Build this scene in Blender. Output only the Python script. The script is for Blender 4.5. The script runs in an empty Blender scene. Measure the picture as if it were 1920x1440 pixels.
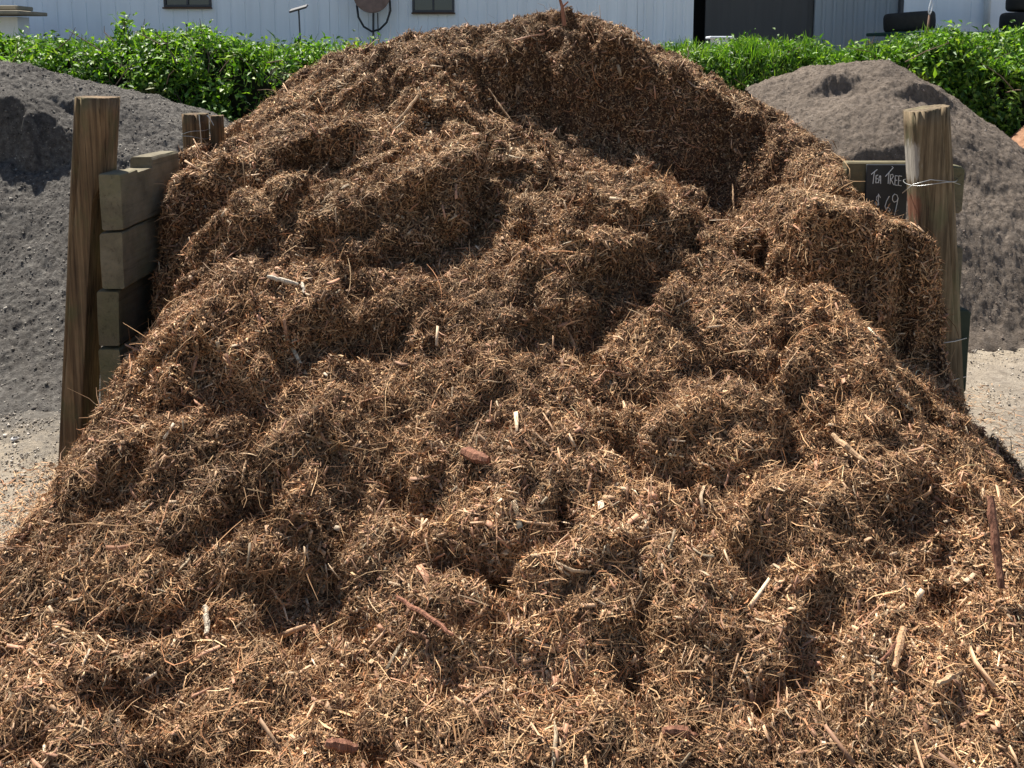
import bpy, math, random
import numpy as np
from mathutils import Vector
R = np.random.default_rng(11)
random.seed(5)
sc = bpy.context.scene
COL = sc.collection
# ------------------------------------------------------------------ camera numbers
F = 1700.0; PITCH = math.radians(7.0); CAMZ = 1.65; PPY = 309.0
FWD = np.array([0, math.cos(PITCH), -math.sin(PITCH)]); UPV = np.array([0, math.sin(PITCH), math.cos(PITCH)])
def ray(px, py):
    return FWD + np.array([1, 0, 0]) * (px - 960) / F + UPV * (PPY - py) / F
def at(px, py, Y):
    d = ray(px, py); t = Y / d[1]
    return np.array([d[0]*t, Y, CAMZ + d[2]*t])
# ------------------------------------------------------------------ noise
def _h(ix, iy, iz, seed):
    n = (ix*374761393 + iy*668265263 + iz*2147483647 + seed*1274126177) & 0xFFFFFFFF
    n = ((n ^ (n >> 13)) * 1274126177) & 0xFFFFFFFF
    n = (n ^ (n >> 16)) & 0xFFFF
    return n / 65535.0
def vnoise(p, seed=0):
    p = np.asarray(p, float); f = np.floor(p).astype(np.int64); w = p - f; w = w*w*(3-2*w)
    x, y, z = f[..., 0], f[..., 1], f[..., 2]
    r = 0
    for dx in (0, 1):
        for dy in (0, 1):
            for dz in (0, 1):
                k = (w[..., 0] if dx else 1-w[..., 0])*(w[..., 1] if dy else 1-w[..., 1])*(w[..., 2] if dz else 1-w[..., 2])
                r = r + k*_h(x+dx, y+dy, z+dz, seed)
    return r*2-1
def fbm(p, octs=4, seed=0, gain=.5):
    a = 1; r = 0; s = 0
    for o in range(octs):
        r = r + a*vnoise(np.asarray(p)*(2.03**o) + 17.3*o, seed+o); s += a; a *= gain
    return r/s
def sstep(a, b, x):
    t = np.clip((x-a)/(b-a), 0, 1); return t*t*(3-2*t)
# ------------------------------------------------------------------ mesh builders
def tag(o, label=None, cat=None, group=None, kind=None):
    if label: o['label'] = label
    if cat: o['category'] = cat
    if group: o['group'] = group
    if kind: o['kind'] = kind
    return o
def empty(name, loc=(0, 0, 0)):
    o = bpy.data.objects.new(name, None); o.location = loc; o.empty_display_size = .1; COL.objects.link(o); return o
def link(name, me, mat, parent=None, smooth=False):
    o = bpy.data.objects.new(name, me); COL.objects.link(o)
    if mat: me.materials.append(mat)
    if parent is not None:
        o.parent = parent; o.location = -Vector(parent.location)
    if smooth: me.polygons.foreach_set('use_smooth', [True]*len(me.polygons))
    return o
def npmesh(name, V, Q, col=None):
    """V (n,3), Q (m,k) faces of k corners, col per vertex (n,3)"""
    me = bpy.data.meshes.new(name)
    V = np.ascontiguousarray(V, np.float32); Q = np.ascontiguousarray(Q, np.int32); k = Q.shape[1]
    me.vertices.add(len(V)); me.vertices.foreach_set('co', V.ravel())
    me.loops.add(Q.size); me.loops.foreach_set('vertex_index', Q.ravel())
    me.polygons.add(len(Q)); me.polygons.foreach_set('loop_start', np.arange(0, Q.size, k, dtype=np.int32))
    me.update(calc_edges=True)
    if col is not None:
        ca = me.color_attributes.new('Col', 'FLOAT_COLOR', 'POINT')
        c4 = np.ones((len(V), 4), np.float32); c4[:, :3] = col
        ca.data.foreach_set('color', c4.ravel())
    me.validate()
    return me
class MB:
    def __init__(s): s.v = []; s.f = []
    def add(s, vs, fs):
        n = len(s.v); s.v += [tuple(map(float, v)) for v in vs]; s.f += [tuple(i+n for i in f) for f in fs]
    def box(s, lo, hi, bev=0.0, rot=None, piv=None):
        x0, y0, z0 = lo; x1, y1, z1 = hi
        if bev <= 0:
            vs = [(x, y, z) for x in (x0, x1) for y in (y0, y1) for z in (z0, z1)]
            fs = [(0, 1, 3, 2), (4, 6, 7, 5), (0, 4, 5, 1), (2, 3, 7, 6), (0, 2, 6, 4), (1, 5, 7, 3)]
        else:
            b = bev; vs = []; 
            idx = {}
            for ix, x in ((0, x0), (1, x1)):
                for iy, y in ((0, y0), (1, y1)):
                    for iz, z in ((0, z0), (1, z1)):
                        sx = b if ix == 0 else -b; sy = b if iy == 0 else -b; sz = b if iz == 0 else -b
                        idx[ix, iy, iz, 'x'] = len(vs); vs.append((x, y+sy, z+sz))
                        idx[ix, iy, iz, 'y'] = len(vs); vs.append((x+sx, y, z+sz))
                        idx[ix, iy, iz, 'z'] = len(vs); vs.append((x+sx, y+sy, z))
            fs = []
            for i in (0, 1):
                q = [(i, 0, 0), (i, 1, 0), (i, 1, 1), (i, 0, 1)]; fs.append([idx[a+('x',)] for a in (q if i else q[::-1])])
                q = [(0, i, 0), (1, i, 0), (1, i, 1), (0, i, 1)]; fs.append([idx[a+('y',)] for a in (q[::-1] if i else q)])
                q = [(0, 0, i), (1, 0, i), (1, 1, i), (0, 1, i)]; fs.append([idx[a+('z',)] for a in (q if i else q[::-1])])
            for a in (0, 1):
                for c in (0, 1):
                    fs.append([idx[a, c, 0, 'x'], idx[a, c, 0, 'y'], idx[a, c, 1, 'y'], idx[a, c, 1, 'x']])
                    fs.append([idx[a, 0, c, 'x'], idx[a, 0, c, 'z'], idx[a, 1, c, 'z'], idx[a, 1, c, 'x']])
                    fs.append([idx[0, a, c, 'y'], idx[0, a, c, 'z'], idx[1, a, c, 'z'], idx[1, a, c, 'y']])
            for a in (0, 1):
                for c in (0, 1):
                    for e in (0, 1): fs.append([idx[a, c, e, 'x'], idx[a, c, e, 'y'], idx[a, c, e, 'z']])
        if rot is not None:
            p = Vector(piv if piv is not None else [(a+c)/2 for a, c in zip(lo, hi)])
            vs = [rot @ (Vector(v)-p) + p for v in vs]
        s.add(vs, fs)
    def tube(s, pts, rad, n=8, cap=True):
        pts = [Vector(p) for p in pts]; m = len(pts)
        if not hasattr(rad, '__len__'): rad = [rad]*m
        vs = []; prev = None
        for i, p in enumerate(pts):
            t = (pts[min(i+1, m-1)] - pts[max(i-1, 0)]).normalized()
            a = (prev - t*prev.dot(t)) if prev is not None else t.cross(Vector((0, 0, 1)) if abs(t.z) < .9 else Vector((1, 0, 0)))
            a.normalize(); prev = a; b = t.cross(a)
            for k in range(n):
                an = 2*math.pi*k/n; vs.append(p + (a*math.cos(an)+b*math.sin(an))*rad[i])
        fs = [(i*n+k, i*n+(k+1) % n, (i+1)*n+(k+1) % n, (i+1)*n+k) for i in range(m-1) for k in range(n)]
        if cap: fs += [tuple(range(n))[::-1], tuple((m-1)*n+k for k in range(n))]
        s.add(vs, fs)
    def torus(s, c, R0, r0, axis='z', n=40, m=14, sq=1.0):
        vs = []
        for i in range(n):
            a = 2*math.pi*i/n
            for j in range(m):
                b = 2*math.pi*j/m; cb, sb = math.cos(b), math.sin(b)
                cb = math.copysign(abs(cb)**sq, cb); sb = math.copysign(abs(sb)**sq, sb)
                rr = R0+r0[0]*cb; h = r0[1]*sb
                p = (rr*math.cos(a), rr*math.sin(a), h)
                if axis == 'y': p = (p[0], p[2], p[1])
                vs.append((c[0]+p[0], c[1]+p[1], c[2]+p[2]))
        fs = [(i*m+j, ((i+1) % n)*m+j, ((i+1) % n)*m+(j+1) % m, i*m+(j+1) % m) for i in range(n) for j in range(m)]
        s.add(vs, fs)
    def build(s, name, mat, parent=None, smooth=False):
        me = bpy.data.meshes.new(name); me.from_pydata(s.v, [], s.f); me.update()
        return link(name, me, mat, parent, smooth)
# ------------------------------------------------------------------ materials
def mat(name, rough=.9, spec=.3):
    m = bpy.data.materials.new(name); m.use_nodes = True; nt = m.node_tree
    b = nt.nodes['Principled BSDF']; b.inputs['Roughness'].default_value = rough
    b.inputs['Specular IOR Level'].default_value = spec
    return m, nt, b
def nod(nt, t, **kw):
    n = nt.nodes.new(t)
    for k, v in kw.items():
        if k in n.inputs.keys(): n.inputs[k].default_value = v
        else: setattr(n, k, v)
    return n
def ramp(nt, src, stops):
    r = nt.nodes.new('ShaderNodeValToRGB'); e = r.color_ramp.elements
    while len(e) < len(stops): e.new(.5)
    for k, (p, c) in enumerate(stops): e[k].position = p; e[k].color = (*c, 1) if len(c) == 3 else c
    nt.links.new(src, r.inputs[0]); return r
def coords(nt, scale=(1, 1, 1)):
    tc = nt.nodes.new('ShaderNodeTexCoord'); mp = nt.nodes.new('ShaderNodeMapping'); mp.inputs['Scale'].default_value = scale
    nt.links.new(tc.outputs['Object'], mp.inputs[0]); return mp.outputs[0]
def noise(nt, vec, scale, detail=6, rough=.6):
    n = nod(nt, 'ShaderNodeTexNoise', Scale=scale, Detail=detail, Roughness=rough); nt.links.new(vec, n.inputs['Vector']); return n.outputs[0]
def bump(nt, b, h, strength=.5, dist=.01):
    n = nod(nt, 'ShaderNodeBump', Strength=strength, Distance=dist); nt.links.new(h, n.inputs['Height']); nt.links.new(n.outputs[0], b.inputs['Normal']); return n
def mixc(nt, fac, a, c, mode='MIX'):
    m = nt.nodes.new('ShaderNodeMix'); m.data_type = 'RGBA'; m.blend_type = mode
    for s, v in ((0, fac), (6, a), (7, c)):
        if hasattr(v, 'name') and hasattr(v, 'node'): nt.links.new(v, m.inputs[s])
        elif isinstance(v, (int, float)): m.inputs[s].default_value = v
        else: m.inputs[s].default_value = (*v, 1)
    return m.outputs[2]
def colour_from_attr(name, rough, spec=.3, trans=0.0, nscale=None, gain=(1, 1, 1)):
    m, nt, b = mat(name, rough, spec)
    a = nod(nt, 'ShaderNodeAttribute', attribute_name='Col')
    c = a.outputs['Color']
    if nscale:
        v = coords(nt); r = ramp(nt, noise(nt, v, nscale), [(.3, (.72, .72, .72)), (.7, (1.2, 1.2, 1.2))])
        c = mixc(nt, 1.0, c, r.outputs[0], 'MULTIPLY')
    nt.links.new(c, b.inputs['Base Color'])
    if trans > 0:
        t = nt.nodes.new('ShaderNodeBsdfTranslucent'); mx = nt.nodes.new('ShaderNodeMixShader'); mx.inputs[0].default_value = trans
        c2 = mixc(nt, 1.0, c, gain, 'MULTIPLY')
        nt.links.new(c2, t.inputs[0]); out = nt.nodes['Material Output']
        nt.links.new(b.outputs[0], mx.inputs[1]); nt.links.new(t.outputs[0], mx.inputs[2]); nt.links.new(mx.outputs[0], out.inputs[0])
    return m
def plain(name, c, rough=.6, spec=.4, metal=0, var=.15, nscale=6, bmp=0, bscale=60, stretch=(1, 1, 1)):
    m, nt, b = mat(name, rough, spec); b.inputs['Metallic'].default_value = metal
    v = coords(nt, stretch)
    r = ramp(nt, noise(nt, v, nscale), [(.25, tuple(x*(1-var) for x in c)), (.75, tuple(min(1, x*(1+var)) for x in c))])
    nt.links.new(r.outputs[0], b.inputs['Base Color'])
    if bmp: bump(nt, b, noise(nt, v, bscale), bmp, .004)
    return m

def wood(name, dark, mid, light, green=None, sc_=1.0):
    m, nt, b = mat(name, .85, .25)
    v = coords(nt, (70*sc_, 70*sc_, 2.4*sc_)); n1 = noise(nt, v, 1.0, 8, .62)
    r = ramp(nt, n1, [(.28, dark), (.5, mid), (.72, light)])
    v2 = coords(nt, (3, 3, 1.4)); n2 = noise(nt, v2, 2.0, 5)
    r2 = ramp(nt, n2, [(.35, (.6, .58, .55)), (.65, (1.25, 1.2, 1.12))])
    c = mixc(nt, 1, r.outputs[0], r2.outputs[0], 'MULTIPLY')
    n7 = noise(nt, coords(nt, (95*sc_, 95*sc_, 1.1*sc_)), 1.0, 3, .5); c = mixc(nt, 1, c, ramp(nt, n7, [(.30, (.18, .16, .15)), (.37, (1, 1, 1))]).outputs[0], 'MULTIPLY')
    if green:
        n3 = noise(nt, coords(nt, (4, 4, 2)), 3.0, 6); f = ramp(nt, n3, [(.5, (0, 0, 0)), (.68, (.6, .6, .6))])
        c = mixc(nt, f.outputs[0], c, green)
    nt.links.new(c, b.inputs['Base Color']); bump(nt, b, n1, .9, .006); return m

M_post = wood('weathered_wood', (.035, .022, .013), (.125, .083, .046), (.22, .155, .09), (.085, .09, .038))
M_post2 = wood('grey_weathered_wood', (.045, .032, .02), (.145, .108, .066), (.26, .205, .135), (.11, .115, .055))
def bare_patch(m, cx, cz, rx, rz, colr, hard=.25):
    nt = m.node_tree; b = nt.nodes['Principled BSDF']; src = b.inputs['Base Color'].links[0].from_socket
    tc = nt.nodes.new('ShaderNodeTexCoord'); mp = nt.nodes.new('ShaderNodeMapping'); mp.inputs['Location'].default_value = (-cx/rx, 0, -cz/rz); mp.inputs['Scale'].default_value = (1/rx, 0, 1/rz)
    nt.links.new(tc.outputs['Object'], mp.inputs[0]); ln = nod(nt, 'ShaderNodeVectorMath', operation='LENGTH'); nt.links.new(mp.outputs[0], ln.inputs[0])
    n = noise(nt, coords(nt, (60, 60, 14)), 1.0, 6, .7); a = nod(nt, 'ShaderNodeMath', operation='MULTIPLY_ADD'); nt.links.new(n, a.inputs[0]); a.inputs[1].default_value = 1.5; nt.links.new(ln.outputs['Value'], a.inputs[2])
    f = ramp(nt, a.outputs[0], [((1.45)/2.5, (.85, .85, .85)), ((1.45+hard)/2.5, (0, 0, 0))])
    dv = nod(nt, 'ShaderNodeMath', operation='DIVIDE'); nt.links.new(a.outputs[0], dv.inputs[0]); dv.inputs[1].default_value = 2.5; nt.links.new(dv.outputs[0], f.inputs[0])
    nt.links.new(mixc(nt, f.outputs[0], src, colr), b.inputs['Base Color'])
pa = at(1722, 315, 3.42); bare_patch(M_post2, pa[0], pa[2], .028, .10, (.36, .33, .28))
pa = at(1724, 400, 3.42); bare_patch(M_post2, pa[0], pa[2], .026, .075, (.17, .07, .04))
def sleeper_mat():
    m, nt, b = mat('sleeper_concrete', .9, .2)
    n = noise(nt, coords(nt, (1, 1, 1)), 9, 8, .65)
    r = ramp(nt, n, [(.25, (.085, .075, .05)), (.5, (.145, .125, .085)), (.75, (.2, .175, .125))])
    n2 = noise(nt, coords(nt), 3.1, 5); f = ramp(nt, n2, [(.45, (0, 0, 0)), (.7, (.7, .7, .7))])
    c = mixc(nt, f.outputs[0], r.outputs[0], (.135, .14, .07))
    g = noise(nt, coords(nt, (60, 2.2, 60)), 1.0, 8, .65); c = mixc(nt, 1, c, ramp(nt, g, [(.3, (.55, .52, .5)), (.42, (.95, .95, .95)), (.7, (1.15, 1.13, 1.1))]).outputs[0], 'MULTIPLY')
    oi = nt.nodes.new('ShaderNodeObjectInfo'); c = mixc(nt, 1, c, ramp(nt, oi.outputs['Random'], [(0, (.75, .7, .68)), (.5, (1, 1, 1)), (1, (1.1, 1.08, .95))]).outputs[0], 'MULTIPLY')
    nt.links.new(c, b.inputs['Base Color']); bump(nt, b, g, .8, .006); return m
M_sleeper = sleeper_mat()
M_fibre = colour_from_attr('mulch_fibre', .72, .28)
def core_mat():
    m, nt, b = mat('mulch_core', .95, .1)
    v = coords(nt); n = noise(nt, v, 45, 10, .75)
    r = ramp(nt, n, [(.3, (.03, .017, .011)), (.5, (.08, .045, .027)), (.7, (.17, .10, .058))])
    nt.links.new(r.outputs[0], b.inputs['Base Color']); bump(nt, b, noise(nt, coords(nt, (1, 1, 1.5)), 85, 10, .75), 1.0, .02); return m
M_core = core_mat()
def soil(name, c0, c1, c2, s=18, sp=None):
    m, nt, b = mat(name, .95, .15)
    v = coords(nt); n = noise(nt, v, s, 12, .72)
    r = ramp(nt, n, [(.3, c0), (.5, c1), (.72, c2)])
    c = r.outputs[0]
    n4 = noise(nt, v, 1.3, 4); c = mixc(nt, 1, c, ramp(nt, n4, [(.35, (.8, .79, .78)), (.65, (1.15, 1.14, 1.12))]).outputs[0], 'MULTIPLY')
    nt.links.new(c, b.inputs['Base Color']); bump(nt, b, noise(nt, v, s*4, 12, .75), 1.0, .02); return m
M_soilL = soil('dark_garden_soil', (.045, .04, .036), (.115, .106, .096), (.24, .225, .2), 30)
M_soilR = soil('taupe_sandy_loam', (.08, .063, .05), (.165, .134, .108), (.25, .208, .17), 26)
M_soilO = soil('orange_sand', (.2, .1, .06), (.36, .2, .12), (.5, .3, .2), 16)
def ground_mat():
    m, nt, b = mat('yard_ground', .95, .15)
    v = coords(nt); n = noise(nt, v, 14, 14, .75)
    r = ramp(nt, n, [(.3, (.12, .1, .08)), (.5, (.235, .2, .16)), (.72, (.37, .325, .265))])
    vo = nod(nt, 'ShaderNodeTexVoronoi', Scale=70.0); nt.links.new(v, vo.inputs['Vector'])
    rr = ramp(nt, vo.outputs['Distance'], [(.0, (1.3, 1.3, 1.3)), (.5, (.75, .75, .75))])
    c = mixc(nt, .6, r.outputs[0], rr.outputs[0], 'MULTIPLY')
    n2 = noise(nt, v, .9, 4); c = mixc(nt, ramp(nt, n2, [(.4, (0, 0, 0)), (.65, (.75, .75, .75))]).outputs[0], c, (.36, .3, .22))
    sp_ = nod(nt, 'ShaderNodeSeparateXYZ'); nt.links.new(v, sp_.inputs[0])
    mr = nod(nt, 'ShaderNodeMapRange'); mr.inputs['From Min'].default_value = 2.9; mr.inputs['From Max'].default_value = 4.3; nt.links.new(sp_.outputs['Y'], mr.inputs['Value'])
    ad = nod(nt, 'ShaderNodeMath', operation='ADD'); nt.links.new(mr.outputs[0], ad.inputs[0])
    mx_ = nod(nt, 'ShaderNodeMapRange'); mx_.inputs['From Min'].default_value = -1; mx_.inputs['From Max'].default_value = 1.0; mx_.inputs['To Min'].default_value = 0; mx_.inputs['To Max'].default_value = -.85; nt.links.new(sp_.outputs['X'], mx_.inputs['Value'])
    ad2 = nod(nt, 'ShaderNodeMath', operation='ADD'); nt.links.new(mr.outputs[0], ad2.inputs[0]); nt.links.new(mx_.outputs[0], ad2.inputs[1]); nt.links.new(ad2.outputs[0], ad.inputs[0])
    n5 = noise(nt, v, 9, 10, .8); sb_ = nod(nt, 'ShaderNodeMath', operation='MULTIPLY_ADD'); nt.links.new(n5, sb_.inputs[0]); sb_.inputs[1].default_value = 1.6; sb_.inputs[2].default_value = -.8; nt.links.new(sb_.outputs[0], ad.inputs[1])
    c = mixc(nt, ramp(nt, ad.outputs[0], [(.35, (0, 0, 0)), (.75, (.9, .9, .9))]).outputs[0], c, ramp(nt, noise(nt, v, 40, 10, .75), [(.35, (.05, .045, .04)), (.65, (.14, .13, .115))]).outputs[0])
    nt.links.new(c, b.inputs['Base Color'])
    bump(nt, b, noise(nt, v, 60, 12, .75), .9, .015); return m
M_ground = ground_mat()
M_white = plain('painted_steel_white', (.86, .89, .91), .45, .4, 0, .09, 3.0, .1, 3, (1.6, 1, .12))
M_bluegrey = plain('steel_blue_grey', (.3, .33, .35), .5, .4, 0, .1, 2.0, 0, 3, (4, 1, .3))
M_darkdoor = plain('dark_door_sheet', (.075, .072, .07), .6, .3, 0, .15, 2.0, 0, 3, (3, 1, .3))
M_black = plain('shed_inside', (.012, .012, .012), .9, .1)
M_glass = plain('window_glass', (.02, .028, .035), .06, .8, 0, .2, 1)
M_frame = plain('window_frame', (.06, .06, .065), .5, .4)
M_pale = plain('flashing', (.66, .68, .68), .5, .4)
M_reel = plain('rusty_reel', (.24, .16, .13), .7, .3, 0, .3, 12)
M_hose = plain('black_hose', (.014, .014, .015), .4, .5)
M_rub = plain('tyre_rubber', (.018, .019, .018), .7, .3, 0, .3, 20, .4, 90)
M_green = plain('dark_green_paint', (.012, .05, .035), .5, .4)
M_steel = plain('galvanised_wire', (.42, .42, .4), .35, .5, .8, .2, 30)
M_rust = plain('rust_brown', (.12, .07, .045), .8, .3, 0, .3, 20)
M_slate = plain('slate_board', (.03, .033, .037), .55, .4, 0, .25, 14, .1, 50)
M_chalk = plain('chalk', (.75, .77, .76), .9, .1, 0, .1, 60)
M_beige = plain('beige_step_timber', (.3, .26, .19), .8, .3, 0, .2, 10)
M_plastic = plain('white_plastic', (.65, .68, .72), .4, .5)
M_stone = plain('pale_stone', (.55, .52, .49), .9, .2, 0, .2, 20)
M_leaf = colour_from_attr('leaf', .52, .35, .32, None, (1.3, 1.5, .5))
M_hcore = plain('hedge_inside', (.018, .02, .01), .95, .1, 0, .5, 14, 1, 30)
M_twig = plain('dry_twig', (.17, .115, .08), .9, .2, 0, .4, 20)

# ------------------------------------------------------------------ light, world, camera
SUN_EL = math.radians(61); SUN_AZ = math.radians(-36)       # azimuth from +Y, negative = towards -X
sd = np.array([math.sin(SUN_AZ)*math.cos(SUN_EL), math.cos(SUN_AZ)*math.cos(SUN_EL), math.sin(SUN_EL)])
L = bpy.data.lights.new('sun', 'SUN'); L.energy = 5.0; L.angle = math.radians(.5); L.color = (1, .95, .87)
lo = bpy.data.objects.new('sun', L); COL.objects.link(lo); lo.rotation_euler = Vector(-sd).to_track_quat('-Z', 'Y').to_euler(); lo.location = (-6, 10, 14)
w = bpy.data.worlds.new('World'); sc.world = w; w.use_nodes = True; nt = w.node_tree
sky = nt.nodes.new('ShaderNodeTexSky'); sky.sky_type = 'NISHITA'; sky.sun_disc = False
sky.sun_elevation = SUN_EL; sky.sun_rotation = SUN_AZ
nt.links.new(sky.outputs[0], nt.nodes['Background'].inputs[0]); nt.nodes['Background'].inputs[1].default_value = .06
sc.view_settings.view_transform = 'Standard'; sc.view_settings.look = 'None'; sc.view_settings.exposure = 1.2; sc.view_settings.gamma = 1
cam = bpy.data.cameras.new('camera'); co = bpy.data.objects.new('camera', cam); COL.objects.link(co); sc.camera = co
co.location = (0, 0, CAMZ); co.rotation_euler = (math.pi/2-PITCH, 0, 0); cam.sensor_width = 36; cam.lens = F/1920*36
cam.shift_y = -(720-PPY)/1920; cam.clip_end = 500; cam.clip_start = .05
sc.render.engine = 'CYCLES'; sc.cycles.max_bounces = 5

# ------------------------------------------------------------------ ground and terrace
def grid(x0, x1, y0, y1, nx, ny):
    X, Y = np.meshgrid(np.linspace(x0, x1, nx), np.linspace(y0, y1, ny)); 
    i = np.arange(nx*ny).reshape(ny, nx)
    Q = np.stack([i[:-1, :-1], i[:-1, 1:], i[1:, 1:], i[1:, :-1]], -1).reshape(-1, 4)
    return X.ravel(), Y.ravel(), Q
def terr(X, Y):
    return 1.25*sstep(7.2, 9.2, Y)
# one sheet: fine near, coarse far
xs = np.concatenate([np.linspace(-90, -8, 12), np.linspace(-6, -4, 6), np.linspace(-3.8, 4.6, 420), np.linspace(5, 8, 8), np.linspace(12, 90, 12)])
ys = np.concatenate([np.linspace(-40, 0, 8), np.linspace(1, 6.5, 275), np.linspace(6.7, 10, 18), np.linspace(12, 120, 14)])
X, Y = np.meshgrid(xs, ys); nx, ny = len(xs), len(ys); i = np.arange(nx*ny).reshape(ny, nx)
Q = np.stack([i[:-1, :-1], i[:-1, 1:], i[1:, 1:], i[1:, :-1]], -1).reshape(-1, 4); X = X.ravel(); Y = Y.ravel()
P = np.stack([X, Y, 0*X], -1)
Z = terr(X, Y) + .012*fbm(P*6, 4, 3) + .006*fbm(P*26, 3, 9)
# tyre-tread marks pressed in front of the right-hand soil heap
tx = X-2.0; band = np.exp(-((Y-(4.78+.06*tx))/.12)**2)*sstep(1.9, 2.2, X)
Z -= band*.03*(0.5+.5*np.tanh(4*np.sin(48*(X+.7*(Y-4.8)))))
tag(link('ground', npmesh('ground', np.stack([X, Y, Z], -1), Q), M_ground, None, True), kind='structure')

# ------------------------------------------------------------------ the mulch heap: height field
sil = [(380, 262), (430, 245), (500, 188), (560, 138), (620, 103), (700, 86), (760, 66), (850, 52), (930, 48), (985, 28), (1055, 20), (1130, 34), (1170, 54), (1200, 74), (1260, 95), (1300, 115), (1370, 165), (1430, 192), (1480, 212), (1530, 247), (1580, 300)]
S = np.array([at(a, b, 5.0) for a, b in sil])
def sidel(X): return np.interp(X, [-1.8, -1.68, -1.58, -1.47, -1.36, -1.26, -1.0, 0], [-.15, .02, .2, .5, .74, .93, 1, 1])
def sider(X): return np.interp(X, [0, 1.16, 1.26, 1.36, 1.5, 1.62, 1.72, 2.1, 2.35, 2.6], [1, 1, .9, .72, .6, .44, .24, .15, .02, -.2])
def base(X, Y):
    r = np.interp(Y, [1.0, 1.5, 2.0, 2.5, 3.0, 3.5, 4.0, 4.5, 4.85, 5.0, 5.3, 6.0, 6.6], [-.12, -.02, .14, .40, .66, .92, 1.16, 1.42, 1.68, 1.80, 1.72, 1.2, .6])
    rl = np.interp(Y, [1.0, 3.5, 4.0, 4.5, 4.85, 5.0, 5.3, 6.0, 6.6], [0, .93, 1.20, 1.49, 1.69, 1.78, 1.72, 1.2, .6]); q = (1-sstep(-.4, .1, X))*sstep(3.5, 3.7, Y); r = r*(1-q)+rl*q
    fan = np.interp(Y, [1.5, 2.2, 2.7], [1.5, 1.2, 1.0])       # the toe spreads
    side = np.minimum(sidel(X/fan), sider(X/fan))
    crest = np.interp(X, S[:, 0], S[:, 2]); crest = crest/1.87
    t = np.where(X > 0, sstep(3.08, 3.26, Y)*sstep(.9, 1.15, X)+sstep(3.35, 3.75, Y)*(1-sstep(.9, 1.15, X)), sstep(3.35, 3.75, Y))
    lat_back = 1 + (crest-1)*sstep(3.4, 5.0, Y)
    lat_back = np.where(X > 1.0, np.minimum(lat_back, np.interp(X, [1, 1.3, 1.5, 1.6, 1.66, 1.72], [1, 1.0, .97, .8, .5, .15])), lat_back)
    lat = side*(1-t)+lat_back*t
    return r*lat
def onbase(px, py):
    d = ray(px, py); t = np.linspace(1.4, 6.5, 1200); x = d[0]*t; y = d[1]*t; z = CAMZ+d[2]*t
    h = base(x, y); k = np.argmax(z < h)
    if z[k] >= h[k]: k = -1
    return np.array([x[k], min(y[k], 5.0)])
# each scarp: brink polyline in photo pixels, drop A, uphill length, downhill length
SC = [
 ([(560, 215), (660, 180), (750, 158), (840, 140)], .08, .25, .15),
 ([(240, 345, 3.70), (330, 345, 3.74), (430, 335, 3.84), (540, 322, 4.0), (640, 335, 4.0)], .26, .25, .22),
 ([(270, 480), (340, 462), (430, 442), (500, 430)], .15, .2, .14),
 ([(640, 440), (740, 440), (820, 430), (870, 385), (885, 330)], .24, .26, .22),
 ([(880, 350), (960, 332), (1040, 325)], .11, .15, .12),
 ([(1120, 390), (1200, 385), (1265, 365), (1285, 320)], .17, .22, .15),
 ([(1010, 450), (1080, 440), (1150, 445), (1205, 430)], .2, .2, .2),
 ([(820, 610), (930, 575), (1010, 560), (1095, 560)], .13, .2, .14),
 ([(310, 690), (380, 690), (440, 690), (520, 665), (620, 625), (700, 610)], .17, .22, .13),
 ([(540, 880), (640, 860), (700, 870), (790, 890)], .09, .15, .1),
 ([(1130, 740), (1190, 745)], .06, .1, .08),
 ([(1210, 860), (1290, 835), (1400, 820), (1470, 790)], .09, .16, .1),
 ([(420, 985), (500, 975), (570, 985)], .08, .12, .08),
 ([(860, 1020), (930, 1005), (1010, 1010)], .10, .12, .1),
 ([(1420, 1030), (1520, 1010), (1620, 1020), (1740, 1000), (1860, 985)], .09, .16, .1),
 ([(1400, 390), (1480, 372), (1560, 385), (1630, 395), (1700, 408), (1760, 440)], .36, .22, .22),
 ([(1440, 480), (1500, 480), (1570, 510)], .10, .12, .1),
 ([(130, 1095), (200, 1085), (260, 1090)], .07, .12, .08),
 ([(380, 1080), (450, 1070), (520, 1060)], .08, .12, .08),
 ([(700, 1190), (780, 1175)], .06, .1, .07),
 ([(1700, 760), (1790, 790)], .07, .12, .09),
 ([(280, 300), (330, 290)], .05, .1, .08),
 ([(1340, 640), (1440, 655)], .05, .1, .07),
 ([(1030, 1210), (1130, 1195)], .06, .1, .08),
 ([(250, 870), (330, 860)], .05, .1, .07),
 ([(200, 1290), (330, 1280)], .05, .1, .07),
]
NX, NY = 520, 560
X, Y, Q = grid(-2.25, 2.75, 1.25, 6.5, NX, NY)
P = np.stack([X, Y, 0*X], -1)
H = base(X, Y); HB = H.copy(); HB0 = sstep(-.01, .14, HB)
wx = .10*fbm(P*2.6, 3, 21) + .05*fbm(P*9, 3, 22) + .012*fbm(P*34, 2, 23); wy = .10*fbm(P*2.6, 3, 25) + .05*fbm(P*9, 3, 26) + .012*fbm(P*34, 2, 27)
SX = np.zeros_like(X); SY = np.zeros_like(X)
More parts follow.
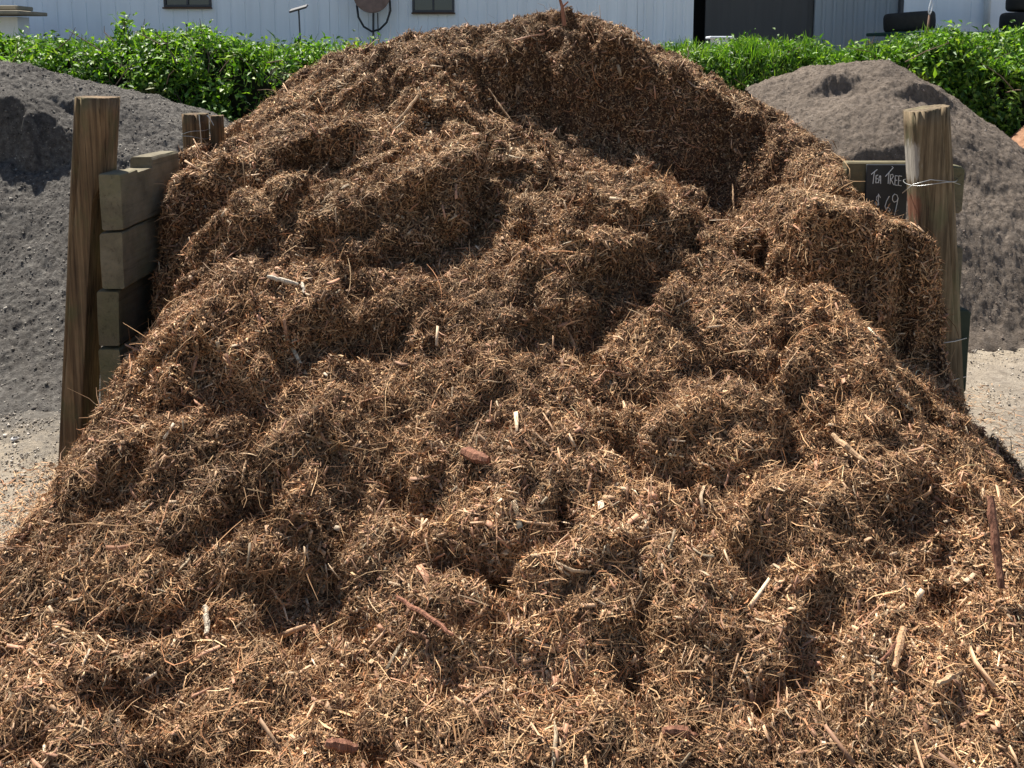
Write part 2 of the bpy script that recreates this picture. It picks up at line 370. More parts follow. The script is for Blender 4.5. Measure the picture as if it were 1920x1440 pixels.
OUT = np.array([(-900, 1500), (-200, 1200), (0, 1045), (60, 975), (125, 890), (150, 800), (178, 745), (215, 700), (240, 650), (262, 560), (262, 420), (272, 345), (300, 306), (350, 284), (385, 268), (430, 243), (500, 188), (560, 138), (620, 100), (700, 80), (760, 60), (850, 45), (930, 40), (985, 18), (1055, 10), (1130, 26), (1200, 64),
  (1260, 88), (1300, 108), (1370, 162), (1430, 190), (1480, 210), (1530, 245), (1570, 280), (1600, 312), (1618, 355), (1636, 402), (1665, 414), (1700, 424), (1735, 452), (1752, 500), (1764, 600), (1770, 700), (1795, 735), (1812, 800), (1850, 806), (1885, 850), (1920, 900), (1980, 1000), (2100, 1300), (2600, 1800)], float)
def clamp_outline(X, Y, Z, rough):
    # no part of the heap stands above the heap's own outline
    yc = Y*FWD[1]+(Z-CAMZ)*FWD[2]; px = 960+F*X/yc; lim = np.interp(px, OUT[:, 0], OUT[:, 1])+rough
    k = (PPY-lim)/F; zl = CAMZ + Y*(k*UPV[2]+FWD[2])/(k*UPV[1]+FWD[1])
    return np.minimum(Z, zl)
lv = np.interp(Y, [3.1, 3.25, 3.7, 4.2, 5.0], [.80, .95, 1.12, 1.15, 1.22]) - np.maximum(1.36-X, 0)*1.1 - np.maximum(X-1.42, 0)*.7
H = np.where((X > 1.0) & (X < 1.66) & (Y > 3.1), np.maximum(H, lv), H)
lvl = np.interp(Y, [3.5, 3.62, 3.82, 4.6, 5.0], [.66, .90, 1.03, 1.2, 1.25])
H = np.where((X < -1.1) & (Y > 3.6), np.maximum(H, lvl*sstep(-1.0, -1.2, X)), H)
BR = [(820, 175, 4.72), (880, 140, 4.80), (950, 108, 4.86), (1010, 92, 4.88), (1090, 84, 4.86), (1190, 84, 4.84), (1240, 130, 4.80), (1330, 180, 4.68), (1430, 222, 4.56), (1520, 270, 4.40), (1580, 318, 4.2), (1612, 350, 3.95)]
BP = np.array([at(*b) for b in BR])
FT = [(820, 178, 4.74), (880, 205, 4.74), (960, 240, 4.72), (1100, 268, 4.68), (1200, 290, 4.6), (1260, 335, 4.5), (1310, 400, 4.3), (1370, 425, 4.25), (1450, 400, 4.2), (1560, 385, 4.0), (1612, 380, 3.8)]
FP = np.array([at(*b) for b in FT])
yb_ = np.interp(X+wx, BP[:, 0], BP[:, 1]); db = (Y+wy*1.1)-yb_
slp = np.interp(X, BP[:, 0], np.gradient(BP[:, 1], BP[:, 0])); db = db/np.sqrt(1+slp**2)
fz = np.interp(X, FP[:, 0], FP[:, 2]); zb = np.interp(X, BP[:, 0], BP[:, 2]); cr = np.interp(X, S[:, 0], S[:, 2])
win = sstep(BP[0, 0]-.05, BP[0, 0]+.25, X)*(1-sstep(1.27, 1.40, X))
front = np.minimum(H, fz + np.where(X > .75, .07, .18)*np.minimum(db, 0)); back = zb+(cr-zb)*sstep(0, .45, db)
sb = sstep(-.16, .03, db); Hn = front*(1-sb)+np.where(Y < 5.05, back, H)*sb
H = H*(1-win)+Hn*win
ov = win*np.exp(-((db-.02)/.07)**2)*.07*(.6+fbm(P*5, 2, 83)); SY -= ov; SX -= ov*.3*(X > .7)
# rounded clods of matted mulch that jut from the slope
LUMPS = [(750, 395, 250, .17), (1200, 400, 190, .15), (1120, 480, 170, .14), (980, 575, 230, .11), (390, 455, 150, .05), (400, 660, 210, .13),
 (600, 830, 200, .07), (330, 830, 200, .07), (1320, 780, 240, .09), (1060, 1010, 170, .09), (1500, 960, 260, .08), (560, 960, 190, .07), (200, 1050, 190, .07), (900, 960, 160, .06),
 (480, 1040, 150, .08), (560, 560, 220, .08), (680, 290, 240, .09), (950, 330, 170, .08), (1200, 640, 190, .06),
 (1780, 780, 150, .09), (840, 1130, 200, .06), (1300, 1130, 200, .06), (900, 720, 200, .06), (1450, 600, 220, .05), (510, 380, 130, .08), (860, 200, 170, .10), (700, 180, 200, .10)]
for _ in range(16): LUMPS.append((R.uniform(60, 1860), R.uniform(280, 1400), R.uniform(70, 190), R.uniform(.015, .045)))
for (a, b, wpx, A) in LUMPS:
    if b > 700: A *= .75
    c = onbase(a, b); wl_ = wpx/F*math.hypot(c[1], .8)*.62; an = R.uniform(-.1, .7)
    dx = X+wx*1.1-c[0]; dy = Y+wy*1.1-c[1]; u = dx*math.cos(an)+dy*math.sin(an); v_ = -dx*math.sin(an)+dy*math.cos(an)
    r_ = np.sqrt((u/wl_)**2+(v_/(wl_*.72))**2); cap = sstep(1.06, .80, r_)*(.75+.25*np.sqrt(np.clip(1-r_*r_, 0, 1)))
    wgt = sstep(1.0, -.45, (v_ - .35*u)/wl_)
    H += A*cap*wgt; k_ = cap*wgt*np.exp(-((r_-.85)/.16)**2)*A*.3
    SX += k_*u/wl_; SY += k_*v_/wl_*1.0
for pl, A, LU, LD in SC:
    pts = np.array([onbase(*q_) if len(q_) == 2 else at(*q_)[:2] for q_ in pl]); o = np.argsort(pts[:, 0]); pts = pts[o]
    A_ = A
    qx = X+wx; qy = Y+wy
    best = np.full(X.shape, 9.); sg = np.zeros_like(X); nxd = np.zeros_like(X); nyd = np.zeros_like(X); end = np.zeros_like(X)
    cum = np.concatenate([[0], np.cumsum(np.hypot(*(pts[1:]-pts[:-1]).T))]); tot = cum[-1]
    for k in range(len(pts)-1):
        a = pts[k]; b = pts[k+1]; d = b-a; l2 = d@d
        t = ((qx-a[0])*d[0]+(qy-a[1])*d[1])/l2; tc = np.clip(t, 0, 1)
        ex = qx-(a[0]+tc*d[0]); ey = qy-(a[1]+tc*d[1]); dist = np.hypot(ex, ey)
        m = dist < best; best = np.where(m, dist, best)
        n = np.array([-d[1], d[0]])/math.sqrt(l2)       # points uphill (+Y)
        sg = np.where(m, np.sign(ex*n[0]+ey*n[1]), sg); nxd = np.where(m, n[0], nxd); nyd = np.where(m, n[1], nyd)
        # excess beyond the polyline's ends
        over = np.maximum(-t*math.sqrt(l2) if k == 0 else 0, (t-1)*math.sqrt(l2) if k == len(pts)-2 else 0)
        end = np.where(m, np.maximum(over, 0), end)
    d = best*sg
    pos = end; taper = np.exp(-(pos/.10)**2)
    wd = .055*(1+.6*fbm(P*5, 2, 19))
    s = sstep(-wd, wd, d)
    up = np.exp(-np.maximum(d, 0)/LU); dn = np.exp(-np.maximum(-d, 0)/LD)
    H += .92*A_*taper*(.34*s*up - .66*(1-s)*dn)
    bumpx = taper*s*np.exp(-(np.maximum(d, 0)/.10)**2)
    SX -= nxd*bumpx*A_*.30; SY -= nyd*bumpx*A_*.30
for (a, b, wpx, A) in ((405, 745, 120, .13), (520, 1010, 110, .08), (930, 1060, 100, .09), (1690, 1040, 170, .07), (1270, 880, 120, .07), (720, 860, 110, .06)):
    c = onbase(a, b); wl_ = wpx/F*math.hypot(c[1], .8)*.6; r_ = np.hypot((X+wx*.6-c[0])/wl_, (Y+wy*.6-c[1])/(wl_*.8)); H -= A*(1-sstep(.45, 1.15, r_))
heapmask = sstep(-.02, .12, H)
# clumps
Pr = np.stack([X*.85+Y*.5, (Y*.85-X*.5)*1.9, 0*X], -1)
n1 = fbm(Pr*2.2+5, 3, 41); n2 = fbm(P*9.0, 3, 42); n3 = fbm(P*24, 3, 43)
bil = 1-np.abs(fbm(P*6.5+9, 2, 44))*2.2
dsl = fbm(np.stack([X*4.2+Y*1.3, Y*1.5, 0*X], -1)+7, 3, 48); rdg = 1-2.4*np.abs(fbm(Pr*3.0+3, 3, 45)); calm = .75+.25*sstep(2.1, 2.9, Y); H += calm*heapmask*(.07*n1 + .03*n2 + .042*n3 + .036*rdg + .055*dsl)
pits = np.clip(fbm(P*6.5+31, 3, 47)-.24, 0, 1); H -= heapmask*np.minimum(pits*.55, .11)
H = HB + (H-HB)*HB0
zc = np.interp(X, [1.15, 1.3, 1.38, 1.43, 1.5, 1.6, 1.68, 1.8], [1.35, 1.2, 1.13, 1.0, .94, .84, .5, .25]) + .03*fbm(P*7, 2, 72) + np.maximum(Y-3.7, 0)*.55
H = np.where((X > 1.15) & (Y > 3.0), np.minimum(H, zc), H)
B2 = np.array([at(*q_) for q_ in [(1400, 400, 3.75), (1450, 385, 3.6), (1510, 374, 3.46), (1600, 394, 3.38), (1700, 410, 3.33), (1750, 455, 3.3)]])
F2 = np.array([at(*q_) for q_ in [(1400, 405, 3.74), (1450, 440, 3.58), (1530, 520, 3.42), (1610, 590, 3.31), (1640, 650, 3.27), (1760, 715, 3.22)]])
d2 = Y+wy*.8-np.interp(X+wx, B2[:, 0], B2[:, 1]); w2 = sstep(.98, 1.15, X)*(1-sstep(1.58, 1.70, X))
fr2 = np.minimum(H, np.interp(X, F2[:, 0], F2[:, 2])+.05*fbm(P*8, 3, 57)+.15*np.minimum(d2, 0)); bk2 = np.maximum(H, np.interp(X, B2[:, 0], B2[:, 2])-.15*np.clip(d2-.3, 0, 1))
s2 = sstep(-.03, .03, d2); H = H*(1-w2)+w2*(fr2*(1-s2)+np.where(d2 < .5, bk2, H)*s2)
SY -= w2*np.exp(-((d2-.03)/.06)**2)*.19*(.6+fbm(P*6, 2, 58))
# hold the silhouette of the crest against the photograph's outline
top = np.interp(X, S[:, 0], S[:, 2])
g = H.reshape(NY, NX); gy = Y.reshape(NY, NX); m = gy > 4.3
prj = CAMZ + (g-CAMZ)*5.0/gy; prj = np.where(m, prj, -9); cur = prj.max(0)
gx = X.reshape(NY, NX)[0]; want = np.interp(gx*1.0, S[:, 0], S[:, 2])
corr = want-cur; ker = np.ones(9)/9; corr = np.convolve(np.pad(corr, 4, mode='edge'), ker, 'valid')
corr = np.where((gx > -1.55) & (gx < 1.62), corr, 0)
H += (corr[None, :]*sstep(4.2, 4.9, gy)).ravel()
H += heapmask*.019*fbm(P*48, 2, 51)
# keep inside the bay walls where they stand
inb = sstep(3.46, 3.56, Y)
xw_ = -.18*sstep(4.0, 4.08, Y); lw = sstep(-1.50+xw_, -1.44+xw_, X); rw = 1-sstep(1.60, 1.66, X)
H = H*(1-inb) + inb*(H*lw*rw - .3*(1-lw*rw))
# a gap between the left wall and the heap just inside the mouth
gap = np.exp(-((Y-3.52)/.09)**2)*(1-sstep(-1.44, -1.30, X)); H -= gap*.5*H
for _ in range(3): H = clamp_outline(X, Y, H, 6*fbm(P*9, 2, 73)+4*fbm(P*30, 2, 74))
H = np.where(H < .01, H-.08, H)
V = np.stack([X+SX, Y+SY, H], -1)
# normal displacement so steep faces are lumpy too
def vnormals(V):
    G = V.reshape(NY, NX, 3); du = np.gradient(G, axis=1); dv = np.gradient(G, axis=0)
    n = np.cross(du, dv); n /= np.linalg.norm(n, axis=-1, keepdims=True)+1e-9; return n.reshape(-1, 3)
N = vnormals(V)
steep = 1-np.clip(N[:, 2], 0, 1)
V += N*(heapmask*(.012+.05*steep)*fbm(V*11, 4, 61, .6))[:, None]
N = vnormals(V)
heap = link('mulch_heap', npmesh('mulch_heap', V, Q), M_core)
tag(heap, 'large brown heap of shredded tea tree mulch filling the bay between the timber posts', 'mulch heap')

# ---- surface sampling
def sampler(V, Q, wfun, n):
    a, b, c, d = (V[Q[:, k]] for k in range(4))
    nn = np.cross(c-a, d-b); ar = np.linalg.norm(nn, axis=1)/2; cen = (a+b+c+d)/4
    p = ar*wfun(cen, nn); p /= p.sum()
    f = R.choice(len(Q), n, p=p); u = R.random((n, 1)); v = R.random((n, 1))
    pos = a[f]*(1-u)*(1-v)+b[f]*u*(1-v)+c[f]*u*v+d[f]*(1-u)*v
    nr = nn[f]/(np.linalg.norm(nn[f], axis=1, keepdims=True)+1e-12)
    return pos, nr
def unit(a): return a/(np.linalg.norm(a, axis=-1, keepdims=True)+1e-12)
PAL = np.array([1.0, .955, .90])*np.array([(.42, .262, .138), (.31, .182, .095), (.55, .375, .21), (.20, .112, .06), (.115, .064, .036), (.37, .178, .085), (.33, .23, .135), (.62, .45, .28), (.44, .25, .115)])
PW = np.array([.19, .22, .08, .19, .13, .08, .07, .015, .03]); PW = PW/PW.sum()
def strands(pos, nr, Ln, wd, lift, curl, seg=3, pal=PAL, pw=PW, var=.25, off=.006, downhill=0.0):
    n = len(pos); P0 = pos; N0 = nr
    t = unit(np.cross(nr, R.normal(size=(n, 3))))
    if downhill:
        g = np.array([0, -.3, -1.]) - nr*((nr@np.array([0, -.3, -1.]))[:, None]); t = unit(t+downhill*unit(g)*R.random((n, 1)))
    t = unit(t + nr*(lift*R.normal(size=(n, 1))))
    side = unit(np.cross(t, nr) + .5*R.normal(size=(n, 3))); bend = unit(np.cross(t, R.normal(size=(n, 3))))
    bend = unit(bend*1.0 - nr*.35)
    c = curl*R.normal(size=(n, 1))
    S_ = np.linspace(-.5, .5, seg+1)
    rows = []
    bend2 = unit(np.cross(t, bend)); c2 = curl*.7*R.normal(size=(n, 1))
    for k, s in enumerate(S_):
        cen = pos + nr*(off*R.random((n, 1)) if k < 0 else 0) + t*(s*Ln)[:, None] + bend*c*((s*s*4-.33)*Ln)[:, None]*.5 + bend2*c2*((s**3*8-s*2)*Ln)[:, None]*.4
        ww = (wd*(1-.55*abs(s*2)**2))[:, None]*.5
        rows += [cen-side*ww, cen+side*ww]
    off_ = nr*(off*R.random((n, 1)))
    Vv = np.stack(rows, 1) + off_[:, None, :]
    m = 2*(seg+1); base_ = (np.arange(n)*m)[:, None, None]
    q = np.array([[2*k, 2*k+1, 2*k+3, 2*k+2] for k in range(seg)])[None]
    Qq = (q+base_).reshape(-1, 4)
    ci = R.choice(len(pal), n, p=pw); col = pal[ci]*(1+var*R.normal(size=(n, 1))).clip(.45, 1.7)
    pt_ = (1+.55*fbm(P0*2.8+3, 3, 91)+.35*fbm(P0*11, 2, 92))[:, None]*.96; col = col*pt_      # damp and dry patches
    cr_ = (sstep(.8, 1.35, P0[:, 2])*sstep(.3, .75, N0[:, 2])*(.8+.7*fbm(P0*2.2, 2, 88))).clip(0, .9)[:, None]      # dry crust on the upper slopes; upward faces also painted lighter as if sunlit
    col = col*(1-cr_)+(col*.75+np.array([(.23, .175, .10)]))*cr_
    col = np.repeat(col[:, None, :], m, 1).reshape(-1, 3).clip(0, .85)
    return Vv.reshape(-1, 3), Qq, col
def cam_w(cen, nn):
    d2 = (cen[:, 0]**2+cen[:, 1]**2+(cen[:, 2]-CAMZ)**2)
    ok = (cen[:, 2] > -.01) & (cen[:, 1] < 5.5) & (cen[:, 1] > 1.45)
    return ok*(1/d2)**.55
def dist(p): return np.sqrt(p[:, 0]**2+p[:, 1]**2+(p[:, 2]-CAMZ)**2)
parts = []
def addp(*a): parts.append(a)
# fine hair-like fibres
n = 380000; p, nr = sampler(V, Q, cam_w, n); ds = dist(p)
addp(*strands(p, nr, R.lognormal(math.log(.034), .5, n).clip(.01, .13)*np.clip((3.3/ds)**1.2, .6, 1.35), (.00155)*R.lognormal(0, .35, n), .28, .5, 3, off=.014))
# flatter shreds
n = 110000; p, nr = sampler(V, Q, cam_w, n); ds = dist(p)
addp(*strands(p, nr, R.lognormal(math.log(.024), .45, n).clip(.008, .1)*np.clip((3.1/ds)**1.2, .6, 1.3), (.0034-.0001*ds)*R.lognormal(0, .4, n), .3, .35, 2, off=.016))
# long strands that stand clear
n = 9000; p, nr = sampler(V, Q, cam_w, n); ds = dist(p)
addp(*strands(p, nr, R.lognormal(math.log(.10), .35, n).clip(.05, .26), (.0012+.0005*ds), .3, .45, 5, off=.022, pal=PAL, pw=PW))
def merge(parts):
    Vs, Qs, Cs = [], [], []; k = 0
    for v, q, c in parts: Vs.append(v); Qs.append(q+k); Cs.append(c); k += len(v)
    return np.concatenate(Vs), np.concatenate(Qs), np.concatenate(Cs)
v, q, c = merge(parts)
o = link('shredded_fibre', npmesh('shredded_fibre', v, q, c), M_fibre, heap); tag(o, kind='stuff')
# solid wood chips: tapered slivers
def chips(p, nr, Ln, wd, th, lift=.3, pal=PAL, pw=PW, off=.012):
    n = len(p); t = unit(np.cross(nr, R.normal(size=(n, 3)))); t = unit(t+nr*lift*R.normal(size=(n, 1)))
    s = unit(np.cross(t, nr)+.35*R.normal(size=(n, 3))); u = np.cross(s, t)
    vs = []
    tw = .5+.8*R.random((n, 2))
    bend = .12*R.normal(size=n)
    cen = p+nr*(off*R.random((n, 1)))
    for a in (-.5, 0, .5):
        w_ = wd*(tw[:, 0] if a < 0 else tw[:, 1] if a > 0 else 1.0); h_ = th*(.6 if a else 1.1)
        c = cen + t*(a*Ln)[:, None] + u*((a*a*4-.5)*bend*Ln)[:, None]
        for e, f in ((-1, -1), (1, -1), (1, 1), (-1, 1)): vs.append(c+s*(e*w_*.5)[:, None]+u*(f*h_*.5)[:, None])
    Vv = np.stack(vs, 1)
    q = [[0, 3, 2, 1], [8, 9, 10, 11]]
    for r_ in (0, 4):
        for k in range(4): q.append([r_+k, r_+(k+1) % 4, r_+4+(k+1) % 4, r_+4+k])
    Qq = (np.array(q)[None]+(np.arange(n)*12)[:, None, None]).reshape(-1, 4)
    ci = R.choice(len(pal), n, p=pw); col = pal[ci]*(1+.2*R.normal(size=(n, 1))).clip(.5, 1.5)*(1+.5*fbm(p*2.8+3, 3, 91))[:, None]
    return Vv.reshape(-1, 3), Qq, np.repeat(col[:, None, :], 12, 1).reshape(-1, 3).clip(0, .8)
CP = np.array([(.46, .29, .17), (.38, .20, .12), (.58, .42, .27), (.27, .15, .09), (.6, .47, .33), (.34, .26, .17)]); CW = np.array([.33, .27, .10, .18, .02, .1])
def chip_w(cen, nn):
    k = np.where(cen[:, 1] < 2.6, 1.6, .7)*(.45+1.3*(fbm(cen*2.6, 2, 77) > -.05)); return cam_w(cen, nn)*k
n = 22000; p, nr = sampler(V, Q, chip_w, n)
v1 = chips(p, nr, R.lognormal(math.log(.026), .5, n).clip(.01, .11), R.lognormal(math.log(.0055), .4, n), R.lognormal(math.log(.002), .3, n), pal=CP, pw=CW)
n = 700; p, nr = sampler(V, Q, chip_w, n)
v2 = chips(p, nr, R.lognormal(math.log(.07), .4, n).clip(.03, .18), R.lognormal(math.log(.008), .4, n), R.lognormal(math.log(.0025), .3, n), pal=CP, pw=CW, off=.025)
n = 170000; p, nr = sampler(V, Q, cam_w, n); ds = dist(p)
v3 = chips(p, nr, R.lognormal(math.log(.009), .4, n), R.lognormal(math.log(.0048), .3, n), R.lognormal(math.log(.003), .3, n), lift=.8, pal=PAL, pw=PW, off=.01)
v, q, c = merge([v1, v2, v3])
M_chip = colour_from_attr('wood_chip', .7, .3, 0, 90)
o = link('wood_chips', npmesh('wood_chips', v, q, c), M_chip, heap); tag(o, kind='stuff')
HG = H.reshape(NY, NX)
def surf(px, py, lift=0.0):
    """first hit of the photo ray on the finished heap"""
    d = ray(px, py); t = np.linspace(1.6, 5.3, 2500); x = d[0]*t; y = d[1]*t; z = CAMZ+d[2]*t
    G = V.reshape(NY, NX, 3)[:, :, 2]
    ix = np.clip(((x+2.25)/5*(NX-1)).round().astype(int), 0, NX-1); iy = np.clip(((y-1.25)/5.25*(NY-1)).round().astype(int), 0, NY-1)
    k = np.argmax(z < G[iy, ix]); return Vector((x[k], y[k], z[k]+lift))
# loose litter of fibres and chips on the yard round the toe
n = 4200
lx = np.concatenate([R.normal(-1.74, .13, n//2), R.normal(2.02, .22, n//2)]); ly = np.concatenate([R.uniform(2.2, 3.5, n//2), R.uniform(2.6, 4.4, n//2)])
p = np.stack([lx, ly, np.full(n, .008)], -1); nr = np.tile([0, 0, 1.], (n, 1))
v, q, c = strands(p, nr, R.uniform(.015, .06, n), R.uniform(.002, .004, n), .15, .4, 3)
tag(link('mulch_litter', npmesh('mulch_litter', v, q, c), M_fibre), 'loose shreds of mulch scattered on the yard round the foot of the heap', 'mulch litter', kind='stuff')

# ---- noticeable sticks lying on the heap: each is a thing
M_stick = wood('pale_stick', (.22, .14, .085), (.42, .28, .17), (.6, .44, .28), None, 2.0)
M_stickd = wood('red_brown_stick', (.10, .045, .03), (.22, .10, .065), (.35, .19, .12), None, 2.0)
M_split = wood('orange_split', (.45, .26, .14), (.62, .38, .22), (.75, .5, .32), None, 2.0)
M_bleach = wood('bleached_stick', (.38, .32, .25), (.6, .53, .43), (.75, .68, .57), None, 2.0)
def stick(name, label, pix, r, m=None, flat=1.0, lift=.04, cat='stick', wob=.0025):
    pts = [surf(a, b, lift) for a, b in pix]
    # smooth the depth so that the stick is straight in the round
    a, b = pts[0].copy(), pts[-1].copy(); ym = min(p_.y for p_ in pts); a.y = min(a.y, ym+.10); b.y = min(b.y, ym+.10); a.y -= lift*.8; b.y -= lift*.8; n = max(6, len(pix)*3); out = []
    for k in range(n+1):
        s = k/n; f = s*(len(pix)-1); i0 = min(int(f), len(pix)-2); g_ = f-i0
        px = pix[i0][0]*(1-g_)+pix[i0+1][0]*g_; py = pix[i0][1]*(1-g_)+pix[i0+1][1]*g_
        yy = a.y*(1-s)+b.y*s; w_ = at(px, py, yy); out.append(Vector(w_)+Vector((random.uniform(-1, 1), random.uniform(-1, 1), random.uniform(-1, 1)))*wob)
    mb = MB(); rad = [r*(.6+.4*math.sin(math.pi*min(1, max(0, (k/n)*.9+.08))))*random.uniform(.85, 1.15) for k in range(n+1)]
    mb.tube(out, rad, 7)
    if flat != 1:
        c0 = sum(out, Vector())/len(out); mb.v = [(v[0], v[1]+(v[1]-c0.y)*0, v[2]) for v in mb.v]
    o = mb.build(name, m or M_stick); tag(o, label, cat); return o
stick('split_timber', 'broad pale orange split of timber standing upright near the lower right corner of the heap', [(1694, 1178), (1686, 1212), (1676, 1252)], .0095, M_split, lift=.05, wob=.001)
stick('thin_stick', 'thin pinkish stick crossing over the broad pale split of timber', [(1700, 1180), (1676, 1210), (1652, 1240)], .005, M_stickd)
stick('thin_stick', 'long thin forked twig hanging below the summit on the left of the dark hollow', [(915, 165), (932, 190), (948, 212), (975, 246)], .005)
stick('thin_stick', 'short leaning stick in the hollow left of the summit', [(784, 178), (766, 205), (742, 232)], .008)
stick('thin_stick', 'long straight stick sloping down through the middle of the bottom of the heap', [(745, 1122), (800, 1155), (850, 1190)], .007, M_stickd)
stick('upright_stick', 'dark reddish stick standing upright near the right edge of the heap', [(1856, 930), (1866, 1010), (1878, 1105)], .012, M_stickd, lift=.09)
stick('bark_lump', 'reddish brown curled lump of bark in the middle of the heap', [(868, 846), (890, 856), (915, 862)], .018, M_stickd, cat='bark')
stick('bleached_wood', 'pale bleached piece of wood at mid height on the left of the heap', [(500, 518), (530, 526), (560, 534)], .008, M_bleach)
stick('bleached_wood', 'small upright bleached chip beside the larger bleached piece of wood', [(566, 528), (570, 550)], .006, M_bleach)
stick('thin_stick', 'thin straight straw standing in the lower left of the heap', [(462, 862), (458, 882), (452, 905)], .004)
stick('thin_stick', 'grey weathered stick sloping down to the right below the right post', [(1560, 815), (1590, 840), (1625, 868)], .010, M_stick)
stick('thin_stick', 'pale stick running out to the right at the foot of the lower right slope', [(1757, 1285), (1785, 1268), (1812, 1252)], .007)
stick('thin_stick', 'long twig hanging in the hollow right of the centre lump', [(1374, 345), (1375, 370), (1376, 400)], .005)
stick('red_stick', 'smooth pinkish stick end lying at the bottom left of centre', [(612, 1392), (640, 1397), (668, 1402)], .014, M_stickd)
stick('red_stick', 'stout red brown stick lying along the bottom edge right of centre', [(1245, 1368), (1280, 1374), (1310, 1382)], .013, M_stickd)
stick('pale_chip', 'pale chip of wood standing on end in the dark hollow at the lower left', [(384, 1135), (388, 1160), (386, 1188)], .008, M_bleach)
# twig at the summit
mb = MB(); b0 = at(1058, 30, 4.85); mb.tube([b0-np.array([0, 0, .05]), b0+np.array([-.012, 0, .05]), b0+np.array([-.03, .0, .105])], [.012, .009, .006], 7)
mb.tube([b0+np.array([-.012, 0, .045]), b0+np.array([.02, .01, .075])], [.006, .004], 6)
tag(mb.build('twig', M_stickd), 'short dark twig sticking up from the summit of the heap', 'twig')

# ------------------------------------------------------------------ retaining walls
def log(name, m, parent, foot, topc, w0, d0, topcut=0.0, seed=1, notch=None, crack=None, squ=.55, hroof=26):
    nr_ = 72; vs = []; foot = np.array(foot); topc = np.array(topc)
    for k in range(hroof+1):
        s = k/hroof; c = foot*(1-s)+topc*s
        for j in range(nr_):
            a = 2*math.pi*j/nr_; ca, sa = math.cos(a), math.sin(a)
            x = math.copysign(abs(ca)**squ, ca)*w0/2; y = math.copysign(abs(sa)**squ, sa)*d0/2
            nn = fbm(np.array([[ca*1.5, sa*1.5, s*2.6+seed*9]]), 3, seed)[0]; fl = fbm(np.array([[ca*9, sa*9, s*1.1+seed]]), 2, seed+3)[0]
            f2 = fbm(np.array([[ca*26, sa*26, s*2.2+seed]]), 2, seed+4)[0]; g = 1+.05*nn+.045*fl-.035*max(0, f2-.1)*3
            if crack is not None:
                ang = crack+.10*math.sin(s*5+seed)+.03*math.sin(s*17); dd = abs((a-ang+math.pi) % (2*math.pi)-math.pi)
                if dd < .12: g *= 1-(.30)*(1-dd/.12)*(.35+.65*s)
            x *= g; y *= g
            if notch and s < notch[0] : x = min(x, notch[1])
            z = c[2]
            if k >= hroof-1: z += topcut*(x/w0)*(1 if k == hroof else .6)+.004*nn
            vs.append((c[0]+x, c[1]+y, z))
    fs = [(k*nr_+j, k*nr_+(j+1) % nr_, (k+1)*nr_+(j+1) % nr_, (k+1)*nr_+j) for k in range(hroof) for j in range(nr_)]
    cc = len(vs); vs.append((topc[0], topc[1], topc[2]-.006))
    fs += [(hroof*nr_+j, hroof*nr_+(j+1) % nr_, cc) for j in range(nr_)]
    mb = MB(); mb.add(vs, fs); o = mb.build(name, m, parent, True)
    for f in o.data.polygons[-nr_:]: f.use_smooth = False
    return o
def rough_box(name, lo, hi, m, parent, seed=0, amp=.006, ny=40, topf=None, bev=.012):
    """a long sleeper along Y with chamfered edges and uneven faces"""
    x0, y0, z0 = lo; x1, y1, z1 = hi
    sec = [(x0+bev, z0), (x1-bev, z0), (x1, z0+bev), (x1, (z0+z1)/2), (x1, z1-bev), (x1-bev, z1), ((x0+x1)/2, z1), (x0+bev, z1), (x0, z1-bev), (x0, (z0+z1)/2), (x0, z0+bev)]
    n = len(sec); vs = []
    for k in range(ny+1):
        y = y0+(y1-y0)*k/ny; sh = bev*.8 if k in (0, ny) else 0
        for (x, z) in sec:
            q = np.array([[x*7, y*7, z*7]]); e = amp*fbm(q, 3, seed)[0]; e2 = amp*fbm(q+40, 3, seed)[0]
            zz = z+e2
            if topf and z > z1-bev*1.5: zz += topf(y)*(1 if z > z1-bev*.5 else .7)
            cx, cz = (x0+x1)/2, (z0+z1)/2
            vs.append((x+e+(cx-x)*sh/(x1-x0)*2*.5, y, zz+(cz-z)*sh/(z1-z0)))
    fs = [(k*n+j, (k+1)*n+j, (k+1)*n+(j+1) % n, k*n+(j+1) % n) for k in range(ny) for j in range(n)]
    fs += [tuple(range(n)), tuple(ny*n+j for j in range(n))[::-1]]
    mb = MB(); mb.add(vs, fs); return mb.build(name, m, parent)
def wire(parent, c, rx, ry, z, tilt=0, name='wire', r=.0016):
    mb = MB(); mb.tube([(c[0]+rx*math.cos(a), c[1]+ry*math.sin(a), z+tilt*math.cos(a)+.004*math.sin(3*a)) for a in np.linspace(0, 2*math.pi, 33)], r, 6, False)
    return mb.build(name, M_steel, parent, True)
YP = 3.5
wl = empty('retaining_wall', (-1.6, 3.6, 0)); tag(wl, 'left bay wall of stacked grey green sleepers behind a tall cracked timber post', 'retaining wall')
t0 = at(178, 182, YP); f0 = at(150, 885, YP)
d_ = (f0-t0)/(t0[2]-f0[2]); f1 = t0+d_*(t0[2]+.25)
log('post', M_post, wl, f1, (t0[0], YP+.02, t0[2]), .140, .15, -.004, 3, (.80, .03), 4.25)
zt = at(215, 322, YP-.07)[2]
for k in range(5):
    z1 = zt-.232*k; xi = -1.495-(.012, .02, .05, .055, .05)[k]+.02
    tf = (lambda y: (-.006 if y < 3.56 else (-.022 if y < 3.72 else .02+.003*math.sin(y*9)))) if k == 0 else None
    rough_box('sleeper', (xi-.088, YP-.085+.004*k, z1-.226), (xi, 4.03 if k == 0 else 4.75, z1), M_sleeper, wl, 5+k, .008, 90, tf, .006)
pB = at(368, 214, 4.62); log('post', M_post, wl, (pB[0]-.02, 4.66, -.2), (pB[0]-.02, 4.66, pB[2]), .115, .13, 0, 8, None, 4.9)
